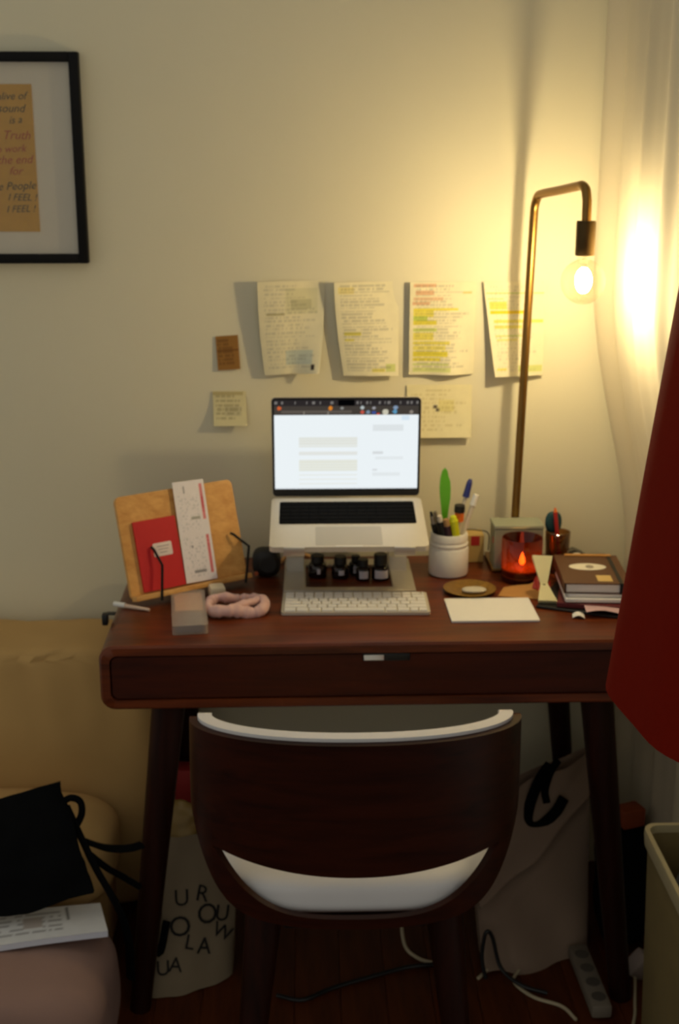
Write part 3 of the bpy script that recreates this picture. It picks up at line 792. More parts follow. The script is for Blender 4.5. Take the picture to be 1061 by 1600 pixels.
b = NB(); prism(b, leaf, face_matrix((0.2765, 2.512, 0.896), (1, 0, 0), (-0.12, 0, 1)) @ Matrix.Translation((0, 0, -0.002)), 0.006, 0.002); obj('leaf_body', b, M_green, t)

# ------------------------------------------------------------------ candle and things around it
CXX, CYY, CZ = 0.4265, 2.445, 0.760
can = thing('candle', 'lit candle in an amber glass tumbler', 'candle', (CXX, CYY, CZ))
b = NB(); lathe(b, [(0, 0), (.034, 0), (.039, .004), (.0405, .012), (.0405, .088), (.0395, .090), (.038, .088), (.038, .014), (.034, .008), (0, .008)], (CXX, CYY, CZ + .001), 44); obj('tumbler', b, M_amber, can)
b = NB(); lathe(b, [(0, 0), (.037, 0), (.037, .016), (.02, .015), (0, .0145)], (CXX, CYY, CZ + .011), 36); wx = obj('wax', b, M_wax, can)
b = NB(); tube(b, [(CXX, CYY, CZ + .025), (CXX + .001, CYY, CZ + .033)], .0009, 6); sub('wick', b, M_black, wx)
b = NB(); lathe(b, [(0, 0), (.0048, .004), (.0062, .009), (.005, .016), (.0022, .024), (0, .029)], (CXX + .001, CYY, CZ + .031), 14); obj('flame', b, glow('candle_flame', (1.0, .50, .14), FLAME_RADIANCE), can)

# grey carton behind the candle, standing on the lamp's foot plate
gb = thing('grey_carton', 'small grey-green box standing behind the lit candle', 'box', (0.426, 2.52, 0.771))
M_carton = mat('grey_green_card', (134, 136, 116), 0.7, var=0.06)
X0, X1, Y0, Y1, Z0, Z1 = 0.3765, 0.4760, 2.487, 2.5485, 0.7705, 0.862
b = NB(); box(b, ((X0 + X1) / 2, (Y0 + Y1) / 2, (Z0 + Z1) / 2 - 0.004), (X1 - X0, Y1 - Y0, Z1 - Z0 - 0.008), 0.001, seg=1); obj('body', b, M_carton, gb)
b = NB(); box(b, ((X0 + X1) / 2, (Y0 + Y1) / 2, Z1 - 0.0035), (X1 - X0 + .002, Y1 - Y0 + .002, 0.007), 0.001, seg=1); obj('lid', b, mat('carton_lid', (150, 154, 132), 0.6, var=0.05), gb)
b = NB(); box(b, (X0 - .0004, 2.502, 0.828), (.0008, .012, .012)); obj('red_dot', b, M_redp, gb)

# tan packet with a red mark behind the jar
tp = thing('kraft_box', 'tan cardboard box with a red sticker behind the white jar', 'box', (0.345, 2.575, 0.760))
b = NB(); box(b, (0.335, 2.583, 0.7905), (0.062, 0.044, 0.060), 0.0012, seg=1); obj('carton', b, mat('tan_card', (196, 164, 96), 0.8, var=0.08), tp)
b = NB(); box(b, (0.3475, 2.5606, 0.808), (0.018, .0008, .020)); obj('sticker', b, M_redp, tp)
b = NB(); tube(b, spline([(0.330, 2.585, 0.826), (0.352, 2.57, 0.829), (0.3735, 2.555, 0.8255), (0.3742, 2.553, 0.79)], 6), .0013, 6)
tag(obj('thin_cable', b, M_black), 'thin dark cable draped between the tan box and grey box', 'cable')

# clear tumbler with red pencil and round teal brush
TX, TY = 0.5085, 2.500
tu = thing('glass_tumbler', 'small clear glass tumbler right of the candle', 'tumbler', (TX, TY, .760))
b = NB(); lathe(b, [(0, 0), (.021, 0), (.0225, .003), (.0255, .084), (.0245, .085), (.0235, .084), (.0208, .005), (0, .005)], (TX, TY, .761), 36); obj('body', b, clear('smoky_glass', (206, 180, 140), .03, .08, .6), tu)
pen('red_pencil', 'red pencil standing upright in the clear tumbler', (0.515, 2.494, .768), (0.4995, 2.498, .8965), .0043, [(0, .93, 1, 1, M_redp, 'barrel'), (.93, 1, .95, .3, M_orange, 'tip')], 'pencil', None)
t = thing('teal_brush', 'round dark teal brush head standing in the clear tumbler', 'brush', (0.502, 2.508, .768))
b = NB(); tube(b, [(0.502, 2.508, .768), (0.502, 2.510, .80), (0.5005, 2.512, .845)], .003, 10); obj('handle', b, M_tan, t)
b = NB(); soft(b, (0.5005, 2.5125, .862), (.034, .014, .046), 2.4, 12); obj('head', b, mat('dark_teal', (16, 62, 66), .6, var=.2), t)

# small grey tape dispenser behind the books
t = thing('tape_dispenser', 'small grey tape dispenser behind the brown notebook', 'tape dispenser', (0.565, 2.515, .760))
M_grey = mat('dark_grey_plastic', (74, 70, 62), .5, var=.08)
b = NB(); T = face_matrix((0.530, 2.52, .761), (1, 0, 0), (0, 0, 1))
prism(b, [(0, 0), (.062, 0), (.064, .012), (.056, .018), (.034, .034), (.016, .042), (.002, .036)], T @ Matrix.Translation((0, 0, -.011)), .022, .002); obj('body', b, M_grey, t)
b = NB(); lathe(b, [(.008, -.008), (.0155, -.008), (.0155, .008), (.008, .008), (.008, -.008)], (.551, 2.507, .782), 24, Matrix.Rotation(R(90), 3, 'X')); obj('tape_roll', b, M_wht, t)

# ------------------------------------------------------------------ books and papers at the right
def slab(name, label, cat, c, s, rz, m, group=None, bev=.0015, tilt=0):
    b = NB(); box(b, c, s, bev, rot=Matrix.Rotation(rz, 3, 'Z') @ Matrix.Rotation(tilt, 3, 'X'), seg=1)
    return tag(obj(name, b, m), label, cat, group)
bz = 0.7605
slab('black_folder', 'thin black folder at the bottom of the paper pile', 'folder', (0.535, 2.315, bz + .0025), (0.165, 0.155, .005), R(-24), M_black)
mb = slab('maroon_book', 'maroon paperback lying under the white pages', 'book', (0.552, 2.305, bz + .010), (0.150, 0.115, .010), R(-14), mat('maroon_cover', (98, 22, 26), .55, var=.1))
def leaf_sheet(name, label, corners, bulge, m, cat='paper', n=10, thick=.0006, group=None):
    A, B, C, D = [Vector(c) for c in corners]
    def f(u, v):
        p = A.lerp(B, u).lerp(D.lerp(C, u), v); p.z += bulge(u, v); return p
    return tag(link(name, grid_mesh(name, f, n, n, thick), m), label, cat, group)
leaf_sheet('pink_paper', 'pale pink paper curling out from under the book pile', [(0.512, 2.222, .7690), (0.630, 2.215, .7690), (0.634, 2.262, .7740), (0.515, 2.262, .7740)], lambda u, v: .004 * math.sin(u * 7) * (1 - v) ** 2 + .003 * (1 - v), mat('pink_paper', (206, 172, 176), .7, var=.08))
leaf_sheet('white_slip', 'small folded white slip lying in front of the maroon book', [(0.486, 2.218, .7625), (0.508, 2.214, .7625), (0.511, 2.236, .7625), (0.490, 2.240, .7625)], lambda u, v: .005 * math.sin(u * PI), M_plainpaper)
st_z = bz + .0165
for i, (dx, dy, rz, th, lb) in enumerate(((.002, .004, -4, .008, 'white notepad lowest of the pages under the brown notebook'), (.006, .010, -2, .007, 'white notepad directly beneath the brown notebook'))):
    slab('notepad', lb, 'notepad', (0.548 + dx, 2.335 + dy, st_z + th / 2), (0.128, 0.165, th), R(rz), M_plainpaper); st_z += th + .0006
nb = thing('notebook', 'brown notebook with white oval label and dark elastic on top of pile', 'notebook', (0.545, 2.35, st_z))
NT = Matrix.Translation((0.547, 2.352, st_z)) @ Matrix.Rotation(R(-4), 4, 'Z')
NW, ND, NH = 0.124, 0.178, 0.020
def nbox(c, s, bev=0.0): 
    b = NB(); box(b, NT @ Vector(c), s, bev, rot=NT.to_3x3(), seg=1); return b
M_brown = mat('brown_cover', (92, 58, 32), .6, var=.1, scale=60)
obj('back_cover', nbox((0, 0, .001), (NW, ND, .002)), M_brown, nb); obj('pages', nbox((.001, 0, NH / 2), (NW - .005, ND - .004, NH - .0045)), M_plainpaper, nb)
fc = obj('front_cover', nbox((0, 0, NH - .001), (NW, ND, .002)), M_brown, nb)
obj('spine', nbox((-NW / 2, 0, NH / 2), (.002, ND, NH - .0005)), M_brown, nb)
b = NB(); prism(b, [(.036 * math.cos(2 * PI * k / 28), .021 * math.sin(2 * PI * k / 28)) for k in range(28)], NT @ Matrix.Translation((-.006, .012, NH)), .0006); sub('oval_label', b, mat('label_white', (226, 220, 200), .7), fc, False)
b = NB(); prism(b, [(.008 * math.cos(2 * PI * k / 20), .010 * math.sin(2 * PI * k / 20)) for k in range(20)], NT @ Matrix.Translation((-.002, .012, NH + .0006)), .0003); sub('label_emblem', b, mat('label_grey', (150, 140, 122), .7), fc, False)
b = NB(); box(b, NT @ Vector((.016, -.058, NH + .0003)), (.028, .036, .0006), rot=NT.to_3x3()); sub('square_label', b, mat('label_buff', (206, 176, 110), .7), fc, False)
b = NB(); box(b, NT @ Vector((.044, 0, NH + .0006)), (.007, ND + .003, .0012), rot=NT.to_3x3()); box(b, NT @ Vector((.044, -ND / 2 - .001, NH / 2)), (.007, .0012, NH + .001), rot=NT.to_3x3()); obj('elastic_band', b, M_black, nb, False)
b = NB(); box(b, NT @ Vector((0.004, ND / 2 - .006, NH + .0016)), (.092, .010, .0028), .0008, rot=NT.to_3x3(), seg=1)
tag(obj('wooden_ruler', b, M_kraft), 'short tan ruler lying along the far edge of the notebook', 'ruler')

# pinched cream paper bundle and red wrapper beside the notebook
cbn = thing('paper_bundle', 'cream folded paper bundle pinched at the middle, leaning on the notebook', 'bundle', (0.460, 2.36, .7605))
M_creamp = mat('cream_paper', (232, 222, 170), .75, var=.05)
def fan(a, b_, w0, w1, th0, th1, nm):
    a, b_ = Vector(a), Vector(b_); q = NB(); d = (b_ - a).normalized(); xx = Vector((1, -.15, 0)); yy = d.cross(xx).normalized()
    n = 5; G2 = []
    for i in range(n + 1):
        t = i / n; w = w0 + (w1 - w0) * t; th = th0 + (th1 - th0) * t; p = a.lerp(b_, t)
        G2.append([q.verts.new(p + xx * sx * w / 2 + yy * sy * th / 2) for sx, sy in ((-1, -1), (1, -1), (1, 1), (-1, 1))])
    for A, B in zip(G2[:-1], G2[1:]):
        for k in range(4): q.faces.new((A[k], A[(k + 1) % 4], B[(k + 1) % 4], B[k]))
    q.faces.new(G2[0]); q.faces.new(G2[-1]); return obj(nm, q, M_creamp, cbn, False)
fan((0.449, 2.318, .795), (0.450, 2.352, .838), .013, .038, .006, .018, 'upper_flare')
fan((0.449, 2.318, .795), (0.452, 2.288, .769), .013, .036, .006, .010, 'lower_flare')
b = NB(); tube(b, [(.4415, 2.318, .795), (.449, 2.313, .795), (.4565, 2.318, .795), (.449, 2.323, .795)], .0016, 6, closed=True); obj('string', b, mat('olive_string', (120, 116, 60), .8), cbn)
leaf_sheet('red_wrapper', 'crumpled dark red wrapper beside the candle', [(0.436, 2.372, .764), (0.468, 2.345, .7650), (0.472, 2.375, .779), (0.448, 2.395, .790)], lambda u, v: .005 * math.sin(u * 9 + v * 4), mat('red_wrapper', (150, 30, 22), .5, var=.15))

# dish, kraft paper
ds = thing('trinket_dish', 'flat mottled brass dish with a white stone in it behind the card', 'dish', (0.312, 2.372, .760))
b = NB(); lathe(b, [(0, 0), (.034, 0), (.050, .006), (.052, .008), (.050, .0085), (.034, .0030), (0, .0030)], (0.314, 2.376, .7605), 40); obj('dish', b, mat('mottled_brass', (150, 112, 40), .4, metal=.5, var=.5, scale=120), ds)
b = NB(); soft(b, (0.3215, 2.366, .7675), (.048, .030, .0085), 2.4, 12)
tag(obj('white_stone', b, mat('white_stone', (206, 198, 176), .5, var=.1)), 'flat white stone lying in the mottled brass dish', 'stone')
leaf_sheet('kraft_envelope', 'folded kraft paper piece lying between dish and notebook pile', [(0.366, 2.346, .7615), (0.440, 2.326, .7615), (0.472, 2.404, .7615), (0.385, 2.398, .7615)], lambda u, v: .004 * v * math.sin(u * PI) + .007 * smooth01((u - .55) / .2) * v, M_kraft, thick=.0012)

# ------------------------------------------------------------------ book stand at the left
BS = thing('book_stand', 'tilted bamboo book stand with two bent black wire page holders', 'book stand', (-0.235, 2.40, .760))
bl = Vector((-0.336, 2.300, .772)); br = Vector((-0.124, 2.440, .772))
xd = (br - bl).normalized(); bw = (br - bl).length; back = Vector((-xd.y, xd.x, 0)); up = (Vector((0, 0, 1)) * math.cos(R(17)) + back * math.sin(R(17)))
TBS = face_matrix(bl, xd, up)     # local x along ledge, y up the board, z toward the reader
b = NB(); prism(b, [(x + bw / 2, y + .1) for x, y in rrect(bw, .2, .012, 5)], TBS @ Matrix.Translation((0, 0, -.010)), .009, .0015); obj('board', b, M_bamboo, BS)
b = NB(); box(b, TBS @ Vector((bw / 2, .004, .009)), (bw, .010, .022), .0015, rot=TBS.to_3x3()); obj('ledge', b, M_bamboo, BS)
b = NB(); T2 = TBS @ Matrix.Translation((bw / 2, .12, -.011)); a0 = T2 @ Vector((0, 0, 0)); c0 = a0 + back * .055; c0.z = .764
tube(b, [a0, a0.lerp(c0, .5), c0], .006, 10); obj('prop', b, M_blackmetal, BS)
for xl, h, dirx in ((.070, .150, -1), (bw + .001, .110, -1)):
    p0 = TBS @ Vector((xl, -.004, .022)); p0 = TBS @ Vector((xl - .020, -.008, .022)); p1 = TBS @ Vector((xl - .006, .058, .020)); p2 = TBS @ Vector((xl - .014, .090, .012)); p3 = TBS @ Vector((xl - .017, .096, .008))
    if xl > .1: p1 = TBS @ Vector((xl + .002, .062, .020)); p2 = TBS @ Vector((xl - .022, .090, .010)); p3 = TBS @ Vector((xl - .027, .094, .006))
    b = NB(); tube(b, [p0, p0.lerp(p1, .5), p1, p1.lerp(p2, .5), p2, p3], .0026, 8); obj('page_holder', b, M_blackmetal, BS)
# red booklet and ticket on it
rbk = thing('red_booklet', 'red booklet with a small white label propped on the bamboo stand', 'booklet', tuple(TBS @ Vector((.06, .012, .003))))
M_redc = mat('red_card', (200, 24, 30), .55, var=.05)
b = NB(); prism(b, [(x + .070, y + .0800) for x, y in rrect(.090, .136, .002, 2)], TBS @ Matrix.Translation((0, 0, .0008)), .004, .0005); rc = obj('cover', b, M_redc, rbk, False)
b = NB(); prism(b, [(x + .078, y + .088) for x, y in rrect(.040, .026, .003, 3)], TBS @ Matrix.Translation((0, 0, .0048)), .0004); lb_ = obj('label', b, mat('sticker_white', (230, 216, 208), .6), rbk, False)
b = NB()
for k in range(3): box(b, TBS @ Vector((.079, .094 - k * .006, .0053)), (.026 - k * .005, .0014, .0002), rot=TBS.to_3x3())
sub('label_print', b, mat('grey_print', (150, 140, 140), .7), lb_, False)
def ticket_col(u, v):
    t = 1 - v; c = (238, 232, 234)
    if .84 < u < .92 and (.04 < t < .40 or .55 < t < .93): c = (206, 92, 100) if (int(t * 110) % 2) else (222, 130, 134)
    if .05 < t < .12 and .3 < u < .36: c = (150, 150, 156)
    if (.1 < u < .75) and (.14 < t < .5 or .55 < t < .95):
        if noise.noise(Vector((u * 16, t * 60, 2))) > .28: c = (206, 204, 208)
    if .36 < t < .39 and .45 < u < .75: c = (170, 168, 160)
    if .89 < t < .915 and .3 < u < .7: c = (150, 148, 150)
    if .645 < t < .66 and .33 < u < .37: c = (110, 100, 110)
    return c
def tick_f(u, v):
    p = Vector((.094 + (u - .5) * .068 - .0, .014 + v * .198, .0065)); q = Matrix.Rotation(R(-1.5), 3, 'Z') @ (p - Vector((.094, .014, 0))) + Vector((.133, .012, 0))
    return TBS @ Vector((q.x + .016, q.y, .0066))
tag(link('paper_ticket', grid_mesh('paper_ticket', tick_f, 44, 110, .0005, ticket_col), M_print), 'long white printed ticket with two pink strips on the bamboo stand', 'ticket')

# dark round speaker behind the stand
sp = thing('round_speaker', 'small black round speaker beside the bamboo stand', 'speaker', (-0.088, 2.50, .760))
b = NB(); soft(b, (-0.088, 2.486, .7905), (.058, .052, .0585), 3.0, 16); obj('shell', b, mat('black_rubber', (20, 18, 17), .55, var=.2), sp)
b = NB(); lathe(b, [(0, 0), (.016, 0), (.018, .002), (.016, .004), (0, .003)], (-0.084, 2.460, .792), 24, Matrix.Rotation(R(90), 3, 'X')); obj('grille', b, mat('dark_mesh', (30, 28, 28), .7, bump=.6, bscale=900), sp)
b = NB(); lathe(b, [(0, 0), (.0042, 0), (.0042, .004), (0, .004)], (-0.108, 2.466, .772), 12, Matrix.Rotation(R(90), 3, 'X')); obj('copper_button', b, mat('copper', (206, 110, 70), .4, metal=.5), sp)
b = NB(); tube(b, spline([(-.062, 2.560, .766), (-.04, 2.585, .772), (-.015, 2.590, .772), (.0, 2.592, .766)], 6), .0045, 10); tag(obj('tan_strap', b, mat('tan_leather', (196, 150, 96), .7)), 'short tan strap lying behind the black speaker', 'strap')

# frosted case, scrunchie, white pen, black clip
fc_ = thing('plastic_case', 'frosted clear plastic case with grey contents near the desk edge', 'case', (-0.226, 2.25, .760))
TC = Matrix.Translation((-0.2255, 2.252, .7605)) @ Matrix.Rotation(R(6.5), 4, 'Z')
b = NB(); prism(b, rrect(.064, .196, .005, 4), TC, .017, .0015); obj('shell', b, M_frost, fc_)
b = NB(); prism(b, rrect(.050, .070, .003, 3), TC @ Matrix.Translation((0, -.056, .002)), .013, .001); obj('grey_insert', b, mat('blue_grey_insert', (126, 126, 140), .7, var=.15, scale=150), fc_)
b = NB(); prism(b, rrect(.052, .100, .003, 3), TC @ Matrix.Translation((0, .036, .002)), .013, .001); obj('pale_insert', b, mat('peach_insert', (216, 186, 160), .7, var=.2, scale=60), fc_)
b = NB(); loop = []
for k in range(110):
    a = 2 * PI * k / 110
    rr = 1 + .10 * math.sin(2 * a + .8)
    x = .050 * math.cos(a) * rr; y = .050 * math.sin(a) * (1 + .25 * math.cos(2 * a + .5)) - .010 * math.cos(3 * a)
    loop.append((-0.138 + x, 2.278 + y, .7715 + .004 * math.sin(3 * a + 1)))
tube(b, loop, lambda t: .0105 + .0035 * noise.noise(Vector((3 * math.cos(2 * PI * t), 3 * math.sin(2 * PI * t), .4))) + .0020 * noise.noise(Vector((9 * math.cos(2 * PI * t), 9 * math.sin(2 * PI * t), 1.4))), 18, closed=True, flat=.8)
M_scr = mat('pink_satin', (222, 178, 168), .5, var=.12, scale=70, sheen=.3)
sc_ = thing('hair_scrunchie', 'crumpled pale pink hair scrunchie lying on the desk', 'scrunchie', (-0.134, 2.292, .760))
obj('loop', b, M_scr, sc_)
b = NB(); tube(b, spline([(-.178, 2.262, .770), (-.150, 2.250, .773), (-.12, 2.272, .776), (-.096, 2.300, .772)], 10), lambda t: .0085 + .003 * noise.noise(Vector((t * 9, 0, 2))), 12); obj('inner_fold', b, M_scr, sc_)
b = NB(); box(b, (-0.180, 2.352, .7735), (.030, .034, .025), .005, rot=Matrix.Rotation(R(14), 3, 'Z'))
tag(obj('cream_packet', b, mat('cream_packet', (222, 208, 176), .7, var=.05)), 'small cream packet between frosted case and pink scrunchie', 'packet')
b = NB(); b2 = None
t = thing('white_pen', 'slim white pen lying at the left edge of the desk', 'pen', (-0.335, 2.292, .760))
b = NB(); tube(b, [(-0.350, 2.297, .7648), (-.33, 2.288, .7648), (-.302, 2.276, .7640)], lambda t: .0042 - .0014 * t, 12); obj('barrel', b, mat('pen_peach', (226, 196, 170), .5), t)
b = NB(); tube(b, [(-0.372, 2.3065, .7656), (-.36, 2.3013, .7656), (-.350, 2.297, .7656)], .0050, 12); obj('cap', b, M_whiteplastic, t)
b = NB(); box(b, (-0.3830, 2.262, .752), (.011, .016, .022), .002); box(b, (-0.3715, 2.262, .7625), (.016, .014, .003), .001)
tag(obj('binder_clip', b, M_black), 'small black clip hooked over the left edge of the desk', 'clip')

# ------------------------------------------------------------------ stuff on and around the sofa
bag = thing('black_bag', 'floppy black cloth bag slumped against the cream sofa', 'bag', (-0.52, 2.13, .26))
def bagp(u, v, off):
    # u across (0 left..1 right), v down from the top edge
    x = -0.79 + u * 0.337 + v * (.02 + .05 * u); y = 2.108 - v * .105; z = (0.382 + .108 * u) * (1 - v) + max(.288, .281 + (u - .66) * .150) * v
    bl_ = math.sin(PI * min(1, max(0, u))) ** .5 * math.sin(PI * (.1 + .85 * v)) ** .7
    w = .012 * noise.noise(Vector((u * 5, v * 4, 1.5))) + .006 * noise.noise(Vector((u * 11, v * 9, 4.5)))
    x += .010 * noise.noise(Vector((v * 4, u, 7))); z += .008 * noise.noise(Vector((u * 6, v * 2, 2)))
    return Vector((x, y - off * (.008 + .038 * bl_) + w, z + off * .030 * bl_ + .008))
b = NB(); n1, n2 = 26, 18; gg = []
for off in (1, -.1): gg.append([[b.verts.new(bagp(i / n1, j / n2, off)) for i in range(n1 + 1)] for j in range(n2 + 1)])
for j in range(n2):
    for i in range(n1):
        b.faces.new((gg[0][j][i], gg[0][j][i + 1], gg[0][j + 1][i + 1], gg[0][j + 1][i])); b.faces.new((gg[1][j][i], gg[1][j + 1][i], gg[1][j + 1][i + 1], gg[1][j][i + 1]))
for j in range(n2):
    for i in (0, n1): b.faces.new((gg[0][j][i], gg[0][j + 1][i], gg[1][j + 1][i], gg[1][j][i]))
for i in range(n1):
    for j in (0, n2): b.faces.new((gg[0][j][i], gg[0][j][i + 1], gg[1][j][i + 1], gg[1][j][i]))
obj('pouch', b, M_blackcloth, bag)
b = NB(); tube(b, spline([(-.450, 2.09, .465), (-.432, 2.09, .474), (-.416, 2.09, .466), (-.414, 2.085, .444), (-.426, 2.075, .420)], 6), .0065, 8); obj('cord_loop', b, M_blackcloth, bag)
b = NB(); tube(b, spline([(-.440, 2.085, .46), (-.412, 2.06, .41), (-.385, 2.035, .365), (-.360, 2.03, .315), (-.345, 2.055, .25), (-.339, 2.075, .18), (-.341, 2.085, .10)], 6), .011, 8, flat=.4); obj('strap', b, M_blackcloth, bag)
b = NB(); tube(b, spline([(-.395, 2.045, .385), (-.37, 2.06, .35), (-.345, 2.085, .315), (-.318, 2.10, .285)], 6), .006, 8); obj('cord', b, M_blackcloth, bag)
b = NB(); tube(b, spline([(-.405, 2.065, .400), (-.372, 2.085, .375), (-.335, 2.095, .368), (-.312, 2.11, .366)], 6), .012, 8, flat=.4, up=(0, 0, 1)); obj('side_strap', b, M_blackcloth, bag)

def doc_col(u, v):
    c = (226, 226, 224); t = 1 - v
    if .78 < u < .80 and .05 < t < .5: c = (120, 118, 116)
    if u < .74 and int(t * 14) % 2 == 0 and .1 < t < .8 and noise.noise(Vector((u * 30, int(t * 14) * 3.7, 0))) > -.1: c = (176, 174, 172)
    if .5 < u < .62 and .3 < t < .62: c = (186, 176, 168)
    return c
dA, dB, dC, dD = Vector((-.640, 1.905, .2775)), Vector((-.358, 1.972, .2775)), Vector((-.385, 2.060, .2775)), Vector((-.66, 2.005, .2775))
doc = thing('page_stack', 'stack of printed white pages lying on the pink floor cushion', 'papers', (-.5, 1.98, .268))
def doc_f(u, v):
    p = dA.lerp(dB, u).lerp(dD.lerp(dC, u), v); p.z += .004 * math.sin(u * 3); return p
link('top_page', grid_mesh('top_page', doc_f, 60, 30, .0004, doc_col), M_print, doc)
link('lower_pages', grid_mesh('lower_pages', lambda u, v: doc_f(u, v) - Vector((0, 0, .0008)), 20, 10, .011), mat('page_edges', (206, 208, 220), .8, var=.03), doc)

# printed canvas tote under the desk at the left
M_canvas = mat('natural_canvas', (136, 120, 96), .9, var=.06, scale=20, bump=.2, bscale=500)
tote = thing('printed_tote', 'white canvas tote bag with curved black lettering under the desk', 'tote bag', (-0.25, 2.27, 0.003))
def tote_f(u, v, off):
    x = -.335 + u * .175 + .012 * v; y = 2.18 + .06 * u + .13 * v ** 1.2; z = .004 + v * .265
    bulge = math.sin(PI * u) ** .6 * (1 - .6 * v)
    w = .010 * noise.noise(Vector((u * 3.5, v * 4, 8.1)))
    if off > 0: return Vector((x, y - .012 - .030 * bulge + w, z + w * .5))
    return Vector((x, y + .045 * (1 - .5 * v) + .012 * bulge, z))
b = NB(); n1, n2 = 22, 24; gg = []
for off in (1, -1): gg.append([[b.verts.new(tote_f(i / n1, j / n2, off)) for i in range(n1 + 1)] for j in range(n2 + 1)])
for j in range(n2):
    for i in range(n1):
        b.faces.new((gg[0][j][i], gg[0][j][i + 1], gg[0][j + 1][i + 1], gg[0][j + 1][i])); b.faces.new((gg[1][j][i], gg[1][j + 1][i], gg[1][j + 1][i + 1], gg[1][j][i + 1]))
    for i in (0, n1): b.faces.new((gg[0][j][i], gg[0][j + 1][i], gg[1][j + 1][i], gg[1][j][i]))
for i in range(n1): b.faces.new((gg[0][0][i], gg[0][0][i + 1], gg[1][0][i + 1], gg[1][0][i]))
obj('bag_body', b, M_canvas, tote)
M_totink = mat('worn_black_print', (24, 22, 20), .9)
def letter(ch_, u, v, size, roll):
    p = tote_f(u, v, 1); px = tote_f(u + .02, v, 1) - p; pz = tote_f(u, v + .02, 1) - p
    T = face_matrix(p, px, pz) @ Matrix.Rotation(R(roll), 4, 'Z'); T = T @ Matrix.Translation((-size * .3, -size * .3, .002))
    text_mesh('lettering', ch_, size, T, M_totink, tote, depth=.0006)
for ch_, u, v, sz, ro in ((')', .18, .60, .05, 10), ('U', .38, .62, .045, -8), ('R', .62, .62, .045, -20), ('O', .36, .43, .055, 0), ('O', .66, .47, .055, 0), ('U', .84, .45, .045, -15),
                          ('L', .52, .33, .04, -20), ('A', .66, .27, .045, -25), ('W', .82, .34, .04, -30), ('U', .22, .20, .04, -8), ('A', .36, .20, .04, -8)):
    letter(ch_, u, v, sz, ro)
for yo in (0.0, .03):
    b = NB(); tube(b, spline([(-.315, 2.31 + yo, .262), (-.33, 2.27 + yo, .225), (-.325, 2.215, .14), (-.300, 2.185, .085), (-.285, 2.21, .14)], 6), .008, 8, flat=.35); obj('handle', b, M_blackcloth, tote)
t = thing('snack_packet', 'crumpled yellow packet with red print on top of the printed tote', 'packet', (-.27, 2.34, .25))
b = NB(); soft(b, (-.268, 2.335, .278), (.078, .032, .100), 3.0, 14, wr=.010, ws=22, rot=Matrix.Rotation(R(-18), 3, 'X') @ Matrix.Rotation(R(14), 3, 'Y'), seed=3); obj('pouch', b, mat('yellow_foil', (150, 122, 66), .4, var=.15), t)
b = NB(); soft(b, (-.258, 2.321, .262), (.044, .010, .030), 3.0, 8, rot=Matrix.Rotation(R(-18), 3, 'X') @ Matrix.Rotation(R(14), 3, 'Y')); obj('red_print', b, M_redp, t)
b = NB(); box(b, (-.270, 2.462, .175), (.045, .045, .345), .004, rot=Matrix.Rotation(R(3), 3, 'Y'))
tag(obj('red_carton', b, mat('red_carton', (150, 30, 26), .6)), 'tall red carton standing in the dark behind the printed tote', 'box')

# ------------------------------------------------------------------ right side under the desk
tb = thing('grey_tote', 'slumped grey-brown cloth tote with black handles under the desk', 'tote bag', (0.47, 2.36, 0.003))
M_tote2 = mat('taupe_cloth', (146, 124, 106), .95, var=.08, scale=14, bump=.2, bscale=400)
def t2(u, v, off):
    x = .345 + u * .225 + .030 * v - .02 * math.sin(v * 3) * (1 - u); y = 2.255 + .085 * (u - .3) + .185 * v; z = .004 + v * (.300 + .05 * u)
    w = .016 * noise.noise(Vector((u * 3.2, v * 3.6, 3.3))) + .006 * math.sin((u * 1.2 + v) * 9) - .030 * math.exp(-((v - .44 - .42 * u) / .055) ** 2) + .018 * math.exp(-((v - .33 - .42 * u) / .05) ** 2)
    bulge = math.sin(PI * u) ** .6 * (1 - .75 * v)
    if off > 0: return Vector((x, y - .008 - .03 * bulge + w, z + w * .4))
    return Vector((x, y + .020 + .05 * (1 - v) + w * .3, z))
n1, n2 = 48, 64
b = NB(); gg = []
for off in (1, -1): gg.append([[b.verts.new(t2(i / n1, j / n2, off)) for i in range(n1 + 1)] for j in range(n2 + 1)])
for j in range(n2):
    for i in range(n1):
        b.faces.new((gg[0][j][i], gg[0][j][i + 1], gg[0][j + 1][i + 1], gg[0][j + 1][i])); b.faces.new((gg[1][j][i], gg[1][j + 1][i], gg[1][j + 1][i + 1], gg[1][j][i + 1]))
    for i in (0, n1): b.faces.new((gg[0][j][i], gg[0][j + 1][i], gg[1][j + 1][i], gg[1][j][i]))
for i in range(n1): b.faces.new((gg[0][0][i], gg[0][0][i + 1], gg[1][0][i + 1], gg[1][0][i]))
obj('bag_body', b, M_tote2, tb)
b = NB(); tube(b, spline([(.505, 2.452, .345), (.480, 2.425, .325), (.457, 2.402, .280), (.452, 2.388, .245), (.475, 2.385, .238), (.510, 2.395, .265), (.530, 2.41, .290)], 7), .0115, 8, flat=.4, up=(0, -.8, .4)); obj('handle', b, M_blackcloth, tb)
b = NB(); tube(b, spline([(.525, 2.462, .350), (.505, 2.44, .335), (.492, 2.425, .30), (.495, 2.415, .275)], 6), .008, 8, flat=.4, up=(0, -.8, .4)); obj('handle', b, M_blackcloth, tb)

